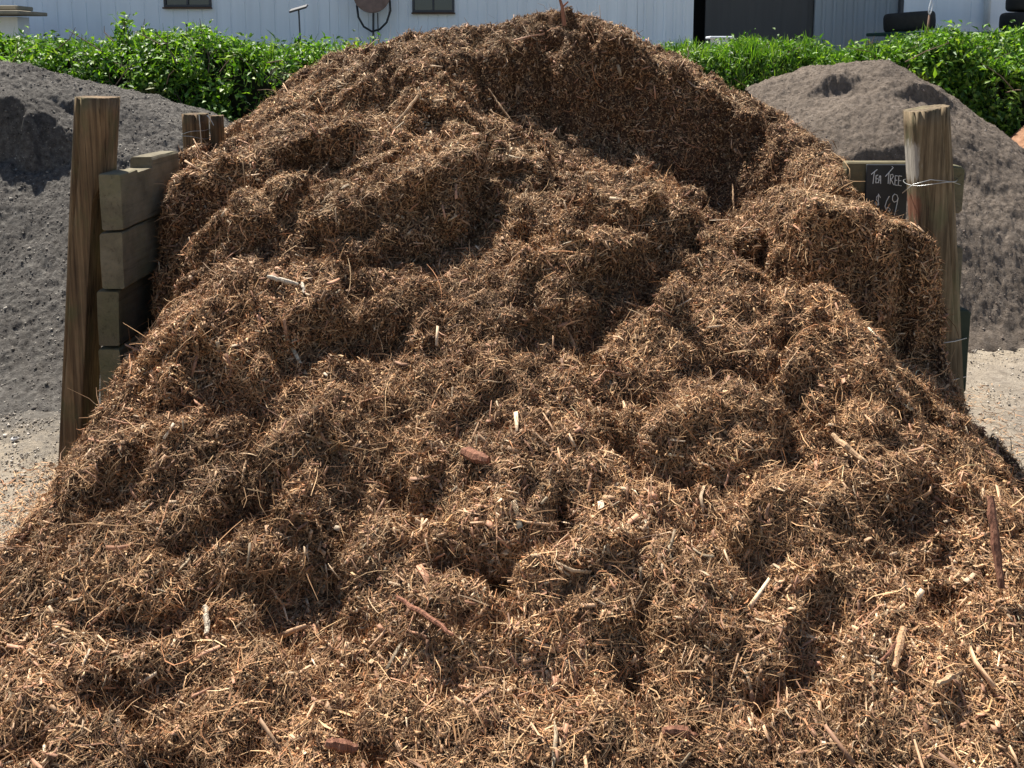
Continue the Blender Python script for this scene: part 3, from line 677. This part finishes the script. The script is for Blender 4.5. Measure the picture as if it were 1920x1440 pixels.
log('post', M_post, wl, (pB[0]+.078, 4.70, -.2), (pB[0]+.078, 4.70, pB[2]-.012), .055, .10, 0, 12, None, None)
wire(wl, (pB[0]-.02, 4.66), .068, .075, pB[2]-.09, .012); wire(wl, (pB[0]-.02, 4.66), .068, .075, pB[2]-.115, -.01)
mb = MB(); mb.tube([pB+np.array([.045, -.09, .004]), pB+np.array([.05, -.095, -.06]), pB+np.array([.053, -.09, -.16])], .0022, 6)
mb.tube([pB+np.array([.085, -.09, .0]), pB+np.array([.105, -.1, -.02]), pB+np.array([.12, -.1, -.05])], .0018, 6); mb.build('wire', M_steel, wl)
wire(wl, (f0[0], YP), .083, .095, f0[2]+.03, .006)

wr = empty('retaining_wall', (1.65, 3.6, 0)); tag(wr, 'right bay wall with a round grey timber post, wire ties and sleeper ends', 'retaining wall')
t0 = at(1741, 203, YP); f0 = at(1766, 760, YP); d_ = (f0-t0)/(t0[2]-f0[2]); f1 = t0+d_*(t0[2]+.25)
log('post', M_post2, wr, f1, (t0[0], YP+.02, t0[2]), .158, .16, .028, 5, None, 5.1, .8)
# pale bare patch where bark came off
for (xa, ya, xb, yb, kk, ex) in ((1790, 312, 1805, 400, 0, 0), (1790, 462, 1800, 578, 1, 0), (1785, 582, 1812, 738, 2, 0)):
    a = at(xa, ya, YP-.02); b = at(xb, yb, YP-.02)
    rough_box('sleeper', (min(a[0], b[0])-.02, YP-.02, b[2]), (b[0], 3.7, a[2]), M_sleeper if kk < 2 else plain('dark_green_board', (.035, .045, .03), .8, .2, 0, .3, 12, .4, 60), wr, 15+kk, .005, 40)
a = at(1580, 304, 3.78); b = at(1700, 336, 3.78)
mb = MB(); mb.box((a[0]+.02, 3.78, b[2]-.06), (b[0]+.03, 3.84, a[2]), .006); mb.build('cross_rail', plain('mossy_rail', (.13, .11, .065), .85, .2, 0, .3, 14, .5, 60), wr)
c = at(1741, 340, YP)
wire(wr, (c[0]+.005, YP), .094, .098, c[2]+.004, .012); mb = MB()
mb.tube([at(1800, 346, YP-.03), at(1785, 341, YP-.08), at(1745, 337, YP-.1), at(1712, 346, YP-.1), at(1692, 362, YP-.07)], .0016, 6); mb.build('wire', M_steel, wr, True)
for yy in (640, 712):
    mb = MB(); mb.tube([at(1752, yy+6, YP-.07), at(1768, yy+3, YP-.1), at(1790, yy, YP-.08), at(1812, yy-6, YP-.03)], .002, 6); mb.build('wire', M_steel, wr, True)
# sign
sg = empty('chalk_sign', tuple(at(1662, 400, 3.72))); tag(sg, 'small black chalkboard sign reading TEA TREE $69 beside the right post', 'sign')
SXY = 3.76
def sp(zx, zy, dy=0): return at(1500+zx/4.571, 180+zy/4.571, SXY+dy)
a = sp(575, 588); b = sp(905, 1130); mid = sp(600, 810)[2]
mb = MB(); mb.box((a[0], SXY, b[2]), (b[0], SXY+.012, a[2]), .002); mb.build('board', M_slate, sg)
ST = [[(610, 672), (630, 655), (662, 630)], [(638, 648), (632, 690), (625, 752)], [(652, 682), (649, 745)], [(652, 682), (670, 677)], [(651, 712), (667, 708)], [(649, 745), (667, 741)],
      [(672, 746), (678, 700), (686, 682), (691, 684), (691, 752)], [(676, 722), (691, 719)],
      [(732, 690), (765, 652), (800, 612)], [(764, 655), (758, 700), (755, 752)], [(776, 676), (771, 756)], [(776, 676), (794, 670), (800, 688), (790, 706), (774, 712)], [(778, 712), (803, 762)],
      [(817, 682), (812, 762)], [(817, 682), (838, 686)], [(815, 722), (834, 722)], [(812, 762), (836, 766)], [(847, 684), (842, 765)], [(847, 684), (873, 688)], [(845, 724), (867, 726)], [(842, 765), (870, 770)], [(788, 604), (793, 608)],
      [(690, 872), (674, 846), (656, 866), (654, 890), (672, 908), (676, 930), (650, 935), (640, 915)], [(673, 838), (668, 948)],
      [(765, 858), (742, 900), (728, 945), (738, 985), (765, 990), (772, 970), (755, 955), (735, 965)], [(840, 880), (832, 850), (812, 840), (794, 858), (792, 892), (806, 910), (828, 902), (841, 875)], [(841, 872), (830, 930), (808, 1025)]]
mb = MB()
for s in ST: mb.tube([sp(x, y, -.0012) for x, y in s], .0017, 6)
mb.build('lettering', M_chalk, sg)

# ------------------------------------------------------------------ soil heaps
def soilheap(name, label, m, fun, x0, x1, y0, y1, nx, ny, seed, cat='soil heap', amp=1.0, cliffs=()):
    X, Y, Q = grid(x0, x1, y0, y1, nx, ny); P = np.stack([X, Y, 0*X], -1)
    H = fun(X, Y)
    for (cx, cy, wdt, A, lu, ld) in cliffs:
        d = (Y-cy)+.12*fbm(P*3, 3, seed+5)+.04*fbm(P*10, 3, seed+6); t = np.exp(-((X-cx)/wdt)**2); s = sstep(-.04, .04, d)
        H = H+A*t*(.5*s*np.exp(-np.maximum(d, 0)/lu)-.5*(1-s)*np.exp(np.minimum(d, 0)/ld))
    mk = sstep(0, .15, H)
    H = H+mk*amp*(.05*fbm(P*2.5, 3, seed)+.028*fbm(P*8, 4, seed+1)+.022*fbm(P*30, 4, seed+2, .75))
    H = H + (1-sstep(.0, .2, H))*.03*fbm(P*14, 3, seed+9); H = np.where(H < .0, H*2, H)
    Vv = np.stack([X, Y, H], -1); o = link(name, npmesh(name, Vv, Q), m, None, True); tag(o, label, cat); return o, Vv, Q
def prof(r, pts): return np.interp(r, [a for a, b in pts], [b for a, b in pts])
def fL(X, Y):
    # ridge running back, high on the far left, falling to the right
    r = np.interp(X, [-6, -3.45, -3.1, -2.8, -2.5, -2.2, -2.0, -1.85, -1.7], [1.75, 1.56, 1.48, 1.37, 1.29, 1.14, .95, .72, .5])
    f = np.interp(Y, [3.9, 4.2, 4.6, 5.0, 5.35, 5.6, 6.1, 7.5], [-.03, .04, .2, .42, .62, .78, 1., .9])
    return r*f
oL, VL, QL = soilheap('soil_heap', 'dark grey heap of garden soil behind the left wall with a steep shaded cut', M_soilL, fL, -5.5, -1.66, 3.8, 7.4, 640, 560, 81, amp=1.0,
    cliffs=((-3.3, 5.62, .6, .42, .35, .25), (-2.75, 5.9, .2, .12, .2, .2)))
pk = at(1600, 118, 6.9)
def fR(X, Y):
    dx = X-pk[0]; dy = Y-6.9; a = np.where(dx > 0, 1.04, 1.3)
    r = np.hypot(dx/a, dy*np.where(dy < 0, 1.0, 1.0))
    return prof(r, [(0, pk[2]), (.25, pk[2]-.03), (.6, pk[2]-.2), (1.0, pk[2]-.5), (1.5, .62), (1.88, .08), (2.1, -.1)])
oR, VR, QR = soilheap('soil_heap', 'smooth taupe heap of sandy loam behind the right post', M_soilR, fR, 1.76, 5.5, 4.3, 9, 560, 700, 91, amp=1.0,
    cliffs=((2.3, 6.45, .18, .14, .2, .15), (2.95, 6.35, .2, .16, .2, .2), (2.5, 5.75, .5, .14, .2, .2)))
po = at(1965, 222, 7.0)
soilheap('sand_heap', 'low orange heap far right beyond the taupe soil', M_soilO, lambda X, Y: prof(np.hypot(X-po[0]-.5, Y-7.0), [(0, po[2]+.03), (.5, po[2]-.03), (1.9, -.1)]), 3.1, 6.6, 5.0, 9.0, 160, 160, 99, 'sand heap')
# clods on the soil heaps and grit on the yard
def clods(name, label, V0, Q0, wf, n, smin, smax, cols, m, kind='stuff', cat='clods'):
    p, nr = sampler(V0, Q0, wf, n); s = R.uniform(smin, smax, n)*R.lognormal(0, .4, n)
    oc = np.array([(1, 0, 0), (-1, 0, 0), (0, 1, 0), (0, -1, 0), (0, 0, 1), (0, 0, -1)], float); tr = np.array([(0, 2, 4), (2, 1, 4), (1, 3, 4), (3, 0, 4), (2, 0, 5), (1, 2, 5), (3, 1, 5), (0, 3, 5)])
    jit = 1+.5*(R.random((n, 6, 1))-.5); rx = unit(R.normal(size=(n, 3))); ry = unit(np.cross(rx, R.normal(size=(n, 3)))); rz = np.cross(rx, ry)
    B = np.stack([rx, ry, rz], 1); vv = np.einsum('kj,nji->nki', oc, B)*jit*s[:, None, None]+p[:, None, :]
    c = np.array(cols)[R.choice(len(cols), n)]*(1+.2*R.normal(size=(n, 1))).clip(.5, 1.5); c = np.repeat(c[:, None, :], 6, 1).reshape(-1, 3).clip(0, .8)
    return vv.reshape(-1, 3), (tr[None]+(np.arange(n)*6)[:, None, None]).reshape(-1, 3), c
M_clod = colour_from_attr('clod', .95, .15)
v, q, c = clods('', '', VL, QL, lambda c, n: (c[:, 2] > .0)*1.0, 30000, .0018, .0055, [(.1, .09, .08), (.16, .145, .125), (.24, .22, .19), (.05, .045, .04)], M_clod)
tag(link('clods', npmesh('clods', v, q, c), M_clod, oL), kind='stuff')
v, q, c = clods('', '', VR, QR, lambda c, n: (c[:, 2] > .0)*1.0, 12000, .0015, .004, [(.17, .14, .12), (.13, .105, .09), (.21, .18, .155)], M_clod)
tag(link('clods', npmesh('clods', v, q, c), M_clod, oR), kind='stuff')
gx_, gy_, gq = grid(-3.2, -1.5, 2.4, 4.9, 30, 30); g2x, g2y, g2q = grid(1.7, 3.6, 2.9, 5.1, 30, 30)
gv = np.concatenate([np.stack([gx_, gy_, 0*gx_+.002], -1), np.stack([g2x, g2y, 0*g2x+.002], -1)]); gq = np.concatenate([gq, g2q+len(gx_)])
v, q, c = clods('', '', gv, gq, lambda c, n: np.where(c[:, 0] < 0, 2.0, .6), 26000, .0014, .0045, [(.25, .22, .18), (.33, .29, .24), (.16, .14, .12), (.38, .34, .29)], M_clod)
tag(link('gravel', npmesh('gravel', v, q, c), M_clod), 'fine loose gravel scattered over the yard beside the heap', 'gravel', kind='stuff')
def pebble(px, py, s, label, m=M_stone):
    d = ray(px, py); t = (0.008-CAMZ)/d[2]; x, y = d[0]*t, d[1]*t
    mb = MB(); n = 10; vs = []
    for i in range(1, 6):
        for j in range(n):
            a = math.pi*i/6; b = 2*math.pi*j/n; k = s*random.uniform(.8, 1.2); vs.append((x+k*math.sin(a)*math.cos(b)*1.3, y+k*math.sin(a)*math.sin(b), .004+k*.7*math.cos(a)+s*.5))
    fs = [(i*n+j, i*n+(j+1) % n, (i+1)*n+(j+1) % n, (i+1)*n+j) for i in range(4) for j in range(n)]+[tuple(range(n)), tuple(4*n+j for j in range(n))[::-1]]
    mb.add(vs, fs); tag(mb.build('stone', m, None, True), label, 'stone')
pebble(114, 716, .017, 'white stone on the gravel just left of the left post')
pebble(28, 824, .013, 'flat pale stone on the gravel near the left frame edge')
pebble(96, 872, .012, 'tan stone beside the foot of the left post', plain('tan_stone', (.4, .27, .17), .9, .2))
# ------------------------------------------------------------------ shed
YS = 12.0
def sx(px): return (px-960)/F*YS*1.0
def sxx(px, py=40): return at(px, py, YS)[0]
shed = empty('shed', (0, YS, 1.2)); tag(shed, 'long pale blue white metal clad shed behind the hedge', 'shed')
ZB, ZT = 1.15, 4.3
def ribbed(name, x0, x1, pitch, depth, m, prof_='groove', y=YS, z0=ZB, z1=ZT):
    xs_ = [x0]; ys_ = [y]; x = x0
    while x+pitch <= x1+1e-6:
        if prof_ == 'groove':
            for dx, dy in ((pitch-.022, 0), (pitch-.016, depth), (pitch-.006, depth), (pitch, 0)): xs_.append(x+dx); ys_.append(y+dy)
        else:
            for dx, dy in ((pitch*.55, 0), (pitch*.65, -depth), (pitch*.85, -depth), (pitch*.95, 0)): xs_.append(x+dx); ys_.append(y+dy)
        x += pitch*random.uniform(.97, 1.03)
    xs_.append(x1); ys_.append(y); n = len(xs_); vs = []
    for z in (z0, z1): vs += [(a, b, z) for a, b in zip(xs_, ys_)]
    for z in (z0, z1): vs += [(a, b+.05, z) for a, b in zip(xs_, ys_)]
    fs = [(k, k+1, n+k+1, n+k) for k in range(n-1)]+[(2*n+k+1, 2*n+k, 3*n+k, 3*n+k+1) for k in range(n-1)]+[(n+k, n+k+1, 3*n+k+1, 3*n+k) for k in range(n-1)]+[(0, n, 3*n, 2*n), (n-1, 3*n-1, 4*n-1, 2*n-1)]
    mb = MB(); mb.add(vs, fs); return mb.build(name, m, shed)
ribbed('wall_cladding', -12, sxx(618), .19, .012, M_white)
ribbed('wall_cladding', sxx(618)+.004, sxx(1195), .13, .010, M_white)
ribbed('wall_cladding', sxx(1195)+.004, sxx(1300), .125, .03, M_white, 'rib')
ribbed('wall_cladding', sxx(1690), 12, .45, .008, M_white)
mb = MB(); mb.box((sxx(1296), YS+.3, ZB), (sxx(1700), YS+2.5, ZT)); mb.build('dark_interior', M_black, shed)
ribbed('sliding_door', sxx(1326), sxx(1530), .35, .01, M_darkdoor, 'rib', YS+.12)
ribbed('sliding_door', sxx(1530)+.004, sxx(1688), .14, .025, M_bluegrey, 'rib', YS+.06)
mb = MB(); mb.box((-12.3, YS-.35, ZT), (12.3, YS+6, ZT+.12), .01); mb.build('roof', M_bluegrey, shed)
mb = MB(); mb.box((-12, YS+.06, ZB), (-11.9, YS+5.9, ZT)); mb.box((11.9, YS+.06, ZB), (12, YS+5.9, ZT)); mb.box((-11.9, YS+5.8, ZB), (11.9, YS+5.9, ZT)); mb.build('wall_cladding', M_white, shed)
mb = MB(); mb.tube([(sxx(1846), YS-.05, ZB), (sxx(1846), YS-.05, ZT)], .04, 12); mb.build('downpipe', M_pale, shed, True)
mb = MB(); mb.box((sxx(1686), YS-.02, ZB), (sxx(1692), YS+.11, ZT)); mb.build('corner_trim', M_frame, shed)
def window(x0, x1, yb, h=.75, m=M_glass):
    zb = at(x0, yb, YS)[2]; a, b = sxx(x0), sxx(x1)
    g = MB(); g.box((a, YS-.006, zb), (b, YS+.012, zb+h)); w_ = g.build('window', m, shed)
    f = MB()
    for (c0, c1) in (((a-.03, zb-.03), (b+.03, zb)), ((a-.03, zb+h), (b+.03, zb+h+.03)), ((a-.03, zb), (a, zb+h)), ((b, zb), (b+.03, zb+h)), (((a+b)/2-.012, zb), ((a+b)/2+.012, zb+h))):
        f.box((c0[0], YS-.03, c0[1]), (c1[0], YS+.004, c1[1]), .004)
    f = f.build('window_frame', M_frame, w_); f.location = (0, 0, 0)
    s_ = MB(); s_.box((a-.04, YS-.06, zb-.052), (b+.04, YS-.008, zb-.032), .004); s_ = s_.build('window_sill', M_rust, w_); s_.location = (0, 0, 0)
window(314, 394, 9); window(778, 848, 19)
# hose reel
hr = empty('hose_reel', (sxx(700), YS-.1, 2.3)); tag(hr, 'round rusty brown hose reel with a black hose loop on the shed wall', 'hose reel')
c = at(700, -10, YS-.1); mb = MB(); n = 40
for (r0, r1, y0, y1) in ((.0, .235, -.16, -.14),):
    vs = []; 
    for yy, rr in ((-.17, .05), (-.165, .2), (-.16, .235), (-.14, .24), (-.13, .235), (-.12, .1)):
        for j in range(n): a = 2*math.pi*j/n; vs.append((c[0]+rr*math.cos(a), c[1]+yy, c[2]+rr*math.sin(a)))
    fs = [(k*n+j, k*n+(j+1) % n, (k+1)*n+(j+1) % n, (k+1)*n+j) for k in range(5) for j in range(n)]+[tuple(range(n))[::-1], tuple(5*n+j for j in range(n))]
    mb.add(vs, fs)
mb.build('reel_disc', M_reel, hr, False)
mb = MB(); mb.tube([(c[0], c[1]-.12, c[2]), (c[0], c[1]+.095, c[2])], .05, 16); mb.build('reel_hub', M_rust, hr)
mb = MB(); hp = [at(669, 10, YS-.15), at(672, 32, YS-.15), at(682, 50, YS-.15), at(697, 59, YS-.15), at(712, 55, YS-.15), at(725, 42, YS-.15), at(732, 20, YS-.15), at(731, 2, YS-.15), at(722, -20, YS-.15), at(700, -34, YS-.15), at(680, -20, YS-.15), at(669, 10, YS-.15)]
mb.tube(hp, .014, 8); mb.build('hose', M_hose, hr, True)
mb = MB(); mb.tube([at(700, 20, YS-.06), at(700, 120, YS-.06)], .014, 8); mb.tube([at(708, 24, YS-.06), at(709, 60, YS-.06)], .008, 8); mb.build('stand_pipe', M_frame, hr)
# solar lamp on a stake
sl = empty('solar_lamp', tuple(at(564, 74, 10.2))); tag(sl, 'thin garden stake with a small tilted solar panel above the left hedge', 'solar lamp')
a = at(560, 18, 10.2); b = at(564, 95, 10.2); mb = MB(); mb.tube([a, b], .009, 8); mb.build('stake', M_frame, sl)
from mathutils import Matrix
mb = MB(); mb.box((a[0]-.10, a[1]-.07, a[2]-.0), (a[0]+.10, a[1]+.07, a[2]+.022), .004, Matrix.Rotation(math.radians(-16), 3, 'Y') @ Matrix.Rotation(math.radians(14), 3, 'X')); mb.build('solar_panel', M_frame, sl)
# timber steps
st = empty('timber_steps', tuple(at(10, 60, 10.6))); tag(st, 'beige timber steps against the left end of the shed', 'steps')
for (xb, y0, y1) in ((28, 10, 18), (56, 21, 28)):
    a = at(xb, y0, 10.6+.0*xb); b = at(xb, y1, 10.6); mb = MB(); mb.box((a[0]-1.4, 10.6-(.0 if xb < 40 else .25), b[2]), (a[0], 11.0, a[2]), .006); mb.build('tread', M_beige, st)
a = at(35, 30, 10.75); mb = MB(); mb.box((a[0]-1.4, 10.72, 1.1), (a[0], 10.98, a[2]-.01), .004); mb.build('riser_panel', M_white, st)
# white bin lid
bx = empty('plastic_bin', tuple(at(1350, 90, 10.2))); tag(bx, 'small white lidded bin standing before the dark shed doorway', 'bin')
a = at(1328, 68, 10.2); b = at(1373, 73, 10.2); mb = MB(); mb.box((a[0], 10.1, b[2]), (b[0], 10.35, a[2]), .008); mb.build('lid', M_plastic, bx)
mb = MB(); cx = (a[0]+b[0])/2; mb.tube([(cx, 10.22, 1.2), (cx, 10.22, b[2]-.002)], [.085, .105], 20); mb.build('bin_body', M_plastic, bx)
# trailer bed and tyres
tr = empty('flat_trailer', tuple(at(1800, 80, 11.2))); tag(tr, 'low dark green trailer bed carrying black tyres at far right', 'trailer')
a = at(1660, 72, 10.9); b = at(2010, 62, 10.9); mb = MB(); mb.box((a[0], 10.6, b[2]-.03), (b[0], 11.5, b[2]+.01), .006); mb.build('trailer_bed', M_green, tr)
mb = MB(); mb.torus((b[0]-.6, 11.05, 1.25+.2), .15, (.07, .08), 'y'); mb.build('wheel', M_rub, tr, True)
mb = MB(); mb.box((a[0]+.05, 10.75, 1.25), (a[0]+.11, 10.81, b[2]-.031)); mb.build('prop_leg', M_green, tr); mb = MB(); mb.box((b[0]-.11, 10.75, 1.25), (b[0]-.05, 10.81, b[2]-.031)); mb.build('prop_leg', M_green, tr)
a = at(1711, 52, 10.9)
def tyre(cx, cy, cz, r, h, lab, tilt=0):
    mb = MB(); mb.torus((0, 0, 0), r-.075, (.075, h/2), 'z', 48, 18, .55)
    o = mb.build('tyre', M_rub, None, True); o.location = (cx, cy, cz); o.rotation_euler = (0, tilt, 0); tag(o, lab, 'tyre', 'tyres on the trailer bed'); return o
tyre(a[0], 11.0, b[2]+.01+.125, .29, .23, 'black tyre lying flat and slightly tilted beside the hanging rope', math.radians(-4))
c = at(1935, 40, 10.9); tyre(c[0], 11.0, b[2]+.125+.01, .3, .22, 'lower black tyre of the pair at the right frame edge'); 
tyre(c[0]+.03, 11.0, b[2]+.345+.015, .27, .2, 'upper black tyre resting on the other at the right frame edge')
# rope and rod
rp = empty('hanging_rope', tuple(at(1744, 60, 10.3))); tag(rp, 'pale looped rope ending in a dark rod hanging before the white shed wall', 'rope')
mb = MB(); mb.tube([at(1747, -60, 10.3), at(1747, -2, 10.3), at(1743, 12, 10.3), at(1741, 22, 10.3), at(1744, 30, 10.3)], .008, 8); mb.tube([at(1747, -2, 10.3), at(1749, 10, 10.3), at(1746, 22, 10.3), at(1742, 30, 10.3)], .006, 8); mb.build('rope', M_plastic, rp, True)
mb = MB(); mb.tube([at(1743, 28, 10.3), at(1738, 66, 10.3), at(1737, 110, 10.3)], .014, 8); mb.build('rod', M_rust, rp, True)

# ------------------------------------------------------------------ hedges
GP = np.array([(.13, .25, .025), (.065, .15, .018), (.22, .35, .035), (.035, .085, .013), (.28, .38, .06), (.10, .17, .045)]); GW = np.array([.3, .25, .17, .14, .06, .08])
def leaves(p, up, Ln, wd, pal=GP, pw=GW, lift=.9):
    n = len(p); nr = unit(up+R.normal(size=(n, 3))*.75); t = unit(np.cross(nr, R.normal(size=(n, 3)))+up*.25*lift); s = unit(np.cross(t, nr)); nr = np.cross(s, t)
    L_ = Ln[:, None]; W = wd[:, None]
    vs = [p, p+t*L_*.45-s*W*.5+nr*W*.22, p+t*L_*.45, p+t*L_*.45+s*W*.5+nr*W*.22, p+t*L_-nr*L_*.18]
    Vv = np.stack([vs[0], vs[1], vs[4], vs[2], vs[3]], 1)       # 0 base,1 left,2 tip,3 mid,4 right
    q = np.array([[0, 3, 2, 1], [0, 4, 2, 3]]); Qq = (q[None]+(np.arange(n)*5)[:, None, None]).reshape(-1, 4)
    ci = R.choice(len(pal), n, p=pw); col = pal[ci]*(1+.2*R.normal(size=(n, 1))).clip(.5, 1.6)
    return Vv.reshape(-1, 3), Qq, np.repeat(col[:, None, :], 5, 1).reshape(-1, 3).clip(0, .6)
def hedge(name, label, x0, x1, yf, yb, ztop, n, Ln, seed, grass=0.0, cat='hedge', zf=None, twigs=60):
    root = empty(name, ((x0+x1)/2, yf, terr(0, np.array([yf]))[0])); tag(root, label, cat)
    # lumpy envelope as a closed shell: section of half-ellipse
    nx_, na = int((x1-x0)/.05), 34; Xg = np.linspace(x0, x1, nx_); A = np.linspace(0, math.pi, na)
    XX, AA = np.meshgrid(Xg, A); zt = np.interp(XX, [a for a, b in ztop], [b for a, b in ztop])
    cy = (yf+yb)/2; ry = (yb-yf)/2; zb = .15
    ca, sa = np.cos(AA), np.sin(AA)
    YY = cy-ry*np.sign(ca)*np.abs(ca)**.6; ZZ = zb+(zt-zb)*np.abs(sa)**.45
    PP = np.stack([XX, YY, ZZ], -1).reshape(-1, 3); cen = np.stack([XX, 0*YY+cy, zb+(ZZ-zb)*.5], -1).reshape(-1, 3); out = unit(PP-cen)
    PP = PP+out*(.18*fbm(PP*1.9, 3, seed)+.13*fbm(PP*6, 2, seed+1))[:, None]
    i = np.arange(nx_*na).reshape(na, nx_); QQ = np.stack([i[:-1, :-1], i[:-1, 1:], i[1:, 1:], i[1:, :-1]], -1).reshape(-1, 4)
    link('branch_mass', npmesh('branch_mass', PP-out*.14, QQ), M_hcore, root)
    def wf(c, nn): return (c[:, 1] < cy+ry*.75)*(c[:, 2] > .5)*(.12+(fbm(c*4.0, 3, seed+7) > -.02))*np.where(c[:, 2] > 1.4, 1.6, 1.)
    p, nr = sampler(PP, QQ, wf, n); nr = np.where((nr[:, 1:2] > 0.2) & (nr[:, 2:3] < 0), -nr, nr); nr = unit(PP[0]*0+nr*np.sign((nr*np.array([0, -1, 1])).sum(1, keepdims=True)))
    p = p+nr*(R.normal(-.02, .055, n)[:, None])
    up = unit(nr+np.array([0, 0, .9]))
    v, q, c = leaves(p, up, R.lognormal(math.log(Ln), .3, n), R.lognormal(math.log(Ln*.5), .25, n))
    parts = [(v, q, c)]
    if grass > 0:
        m = int(grass); 
        def wt(c, nn): return (c[:, 2] > 1.35)*(c[:, 1] < cy+ry)*1.0
        p, nr = sampler(PP, QQ, wt, m); up = unit(np.tile([0, 0, 1.], (m, 1))+.4*R.normal(size=(m, 3)))
        Lg = R.uniform(.05, .14, m); s = unit(np.cross(up, R.normal(size=(m, 3)))); b = unit(R.normal(size=(m, 3)))*.25
        rows = []
        for k in range(4):
            f = k/3; cc = p+up*(f*Lg)[:, None]+b*(f*f*Lg)[:, None]; ww = (.006*(1-.85*f)); rows += [cc-s*ww, cc+s*ww]
        Vv = np.stack(rows, 1); q2 = np.array([[2*k, 2*k+1, 2*k+3, 2*k+2] for k in range(3)])
        Qq = (q2[None]+(np.arange(m)*8)[:, None, None]).reshape(-1, 4); ci = R.choice(len(GP), m, p=GW); col = np.repeat((GP[ci]*1.05)[:, None, :], 8, 1).reshape(-1, 3)
        parts.append((Vv.reshape(-1, 3), Qq, col))
    v, q, c = merge(parts); fn = fbm(v*np.array([1.6, 1.6, 3]), 3, seed+9)[:, None]; dry = sstep(.06, .34, fn+.1*R.normal())*.75; c = c*(1+.5*fn)*(1-dry)+np.array([(.18, .12, .06)])*dry; link('foliage', npmesh('foliage', v, q, c), M_leaf, root)
    mb = MB()
    for k in range(twigs):
        x = random.uniform(x0, x1); y = yf+random.uniform(-.05, .5); z = random.uniform(1.1, np.interp(x, [a for a, b in ztop], [b for a, b in ztop])); 
        d = Vector((random.gauss(0, .5), random.gauss(-.1, .3), random.uniform(.1, .9))).normalized(); p0 = Vector((x, y, z)); l = random.uniform(.12, .35)
        mb.tube([p0, p0+d*l*.5+Vector((random.gauss(0, .02), 0, 0)), p0+d*l+Vector((random.gauss(0, .04), 0, -.02))], [.005, .004, .002], 5)
    tag(mb.build('twigs', M_twig, root), kind='stuff'); return root
def zt(px, py, Y): return (at(px, py, Y)[0], at(px, py, Y)[2]-.06)
YH = 8.0
ztl = [(-8, 2.0)]+[zt(a, b, YH) for a, b in ((0, 78), (60, 84), (120, 80), (180, 88), (210, 66), (250, 60), (300, 70), (360, 66), (420, 78), (480, 90), (560, 92), (620, 98), (700, 104), (900, 110))]
hedge('hedge', 'leafy green hedge with dry patches behind the left soil heap', -6.5, -.2, 7.5, 8.7, ztl, 60000, .05, 131, 2500, twigs=160)
ztr = [zt(a, b, YH) for a, b in ((1200, 110), (1300, 100), (1420, 102), (1530, 90), (1600, 100))]
hedge('grass_bank', 'soft bright green weeds and grass below the dark shed doorway', .9, 3.02, 7.6, 8.8, ztr, 34000, .038, 151, 7000, cat='weeds', twigs=20)
ztr = [zt(a, b, YH) for a, b in ((1560, 98), (1640, 92), (1700, 88), (1780, 78), (1850, 70), (1920, 66), (2100, 60))]
hedge('hedge', 'dense bright leafy hedge below the tyres at the far right', 2.98, 6.6, 7.4, 8.7, ztr, 46000, .052, 171, 4000, twigs=60)
# leggy weeds poking above the hedges
def weed(px, py0, py1, Y, label, n=70, seed=1, Ln=.06, spread=.07):
    random.seed(seed); root = empty('weed', tuple(at(px, py0, Y))); tag(root, label, 'weed')
    mb = MB(); ps = []; ups = []
    for k in range(5):
        a = Vector(at(px+random.uniform(-6, 6), py0+10, Y)); b = Vector(at(px+random.uniform(-22, 22), py1+random.uniform(0, 25), Y+random.uniform(-.1, .1)))
        mb.tube([a, a.lerp(b, .5)+Vector((random.gauss(0, .02), 0, 0)), b], [.006, .004, .002], 5)
        for j in range(n//5):
            s = random.uniform(.25, 1); p = a.lerp(b, s); ps.append(p+Vector((random.gauss(0, spread*.5), random.gauss(0, spread*.5), random.gauss(0, .02)))); ups.append((random.gauss(0, .5), -.3, 1))
    mb.build('stem', M_twig, root)
    v, q, c = leaves(np.array(ps), unit(np.array(ups)), R.lognormal(math.log(Ln), .25, len(ps)), R.lognormal(math.log(Ln*.45), .25, len(ps)))
    link('leaves', npmesh('leaves', v, q, c), M_leaf, root)
weed(232, 75, 22, 8.1, 'tall dark weed rising above the left hedge against the shed', 90, 3)
weed(355, 75, 42, 8.1, 'small yellow green shoot above the left hedge below the window', 30, 5, .05)
weed(695, 90, 50, 8.6, 'small green shoot below the hose reel', 26, 6, .05)
weed(1532, 100, 66, 8.1, 'rounded leafy weed above the grass before the grey shed door', 110, 7, .055)
weed(1620, 100, 64, 8.2, 'thin seeding weed left of the tyre', 26, 8, .04)
weed(92, 90, 58, 8.1, 'pale green shoot above the hedge near the left frame edge', 40, 9, .05)
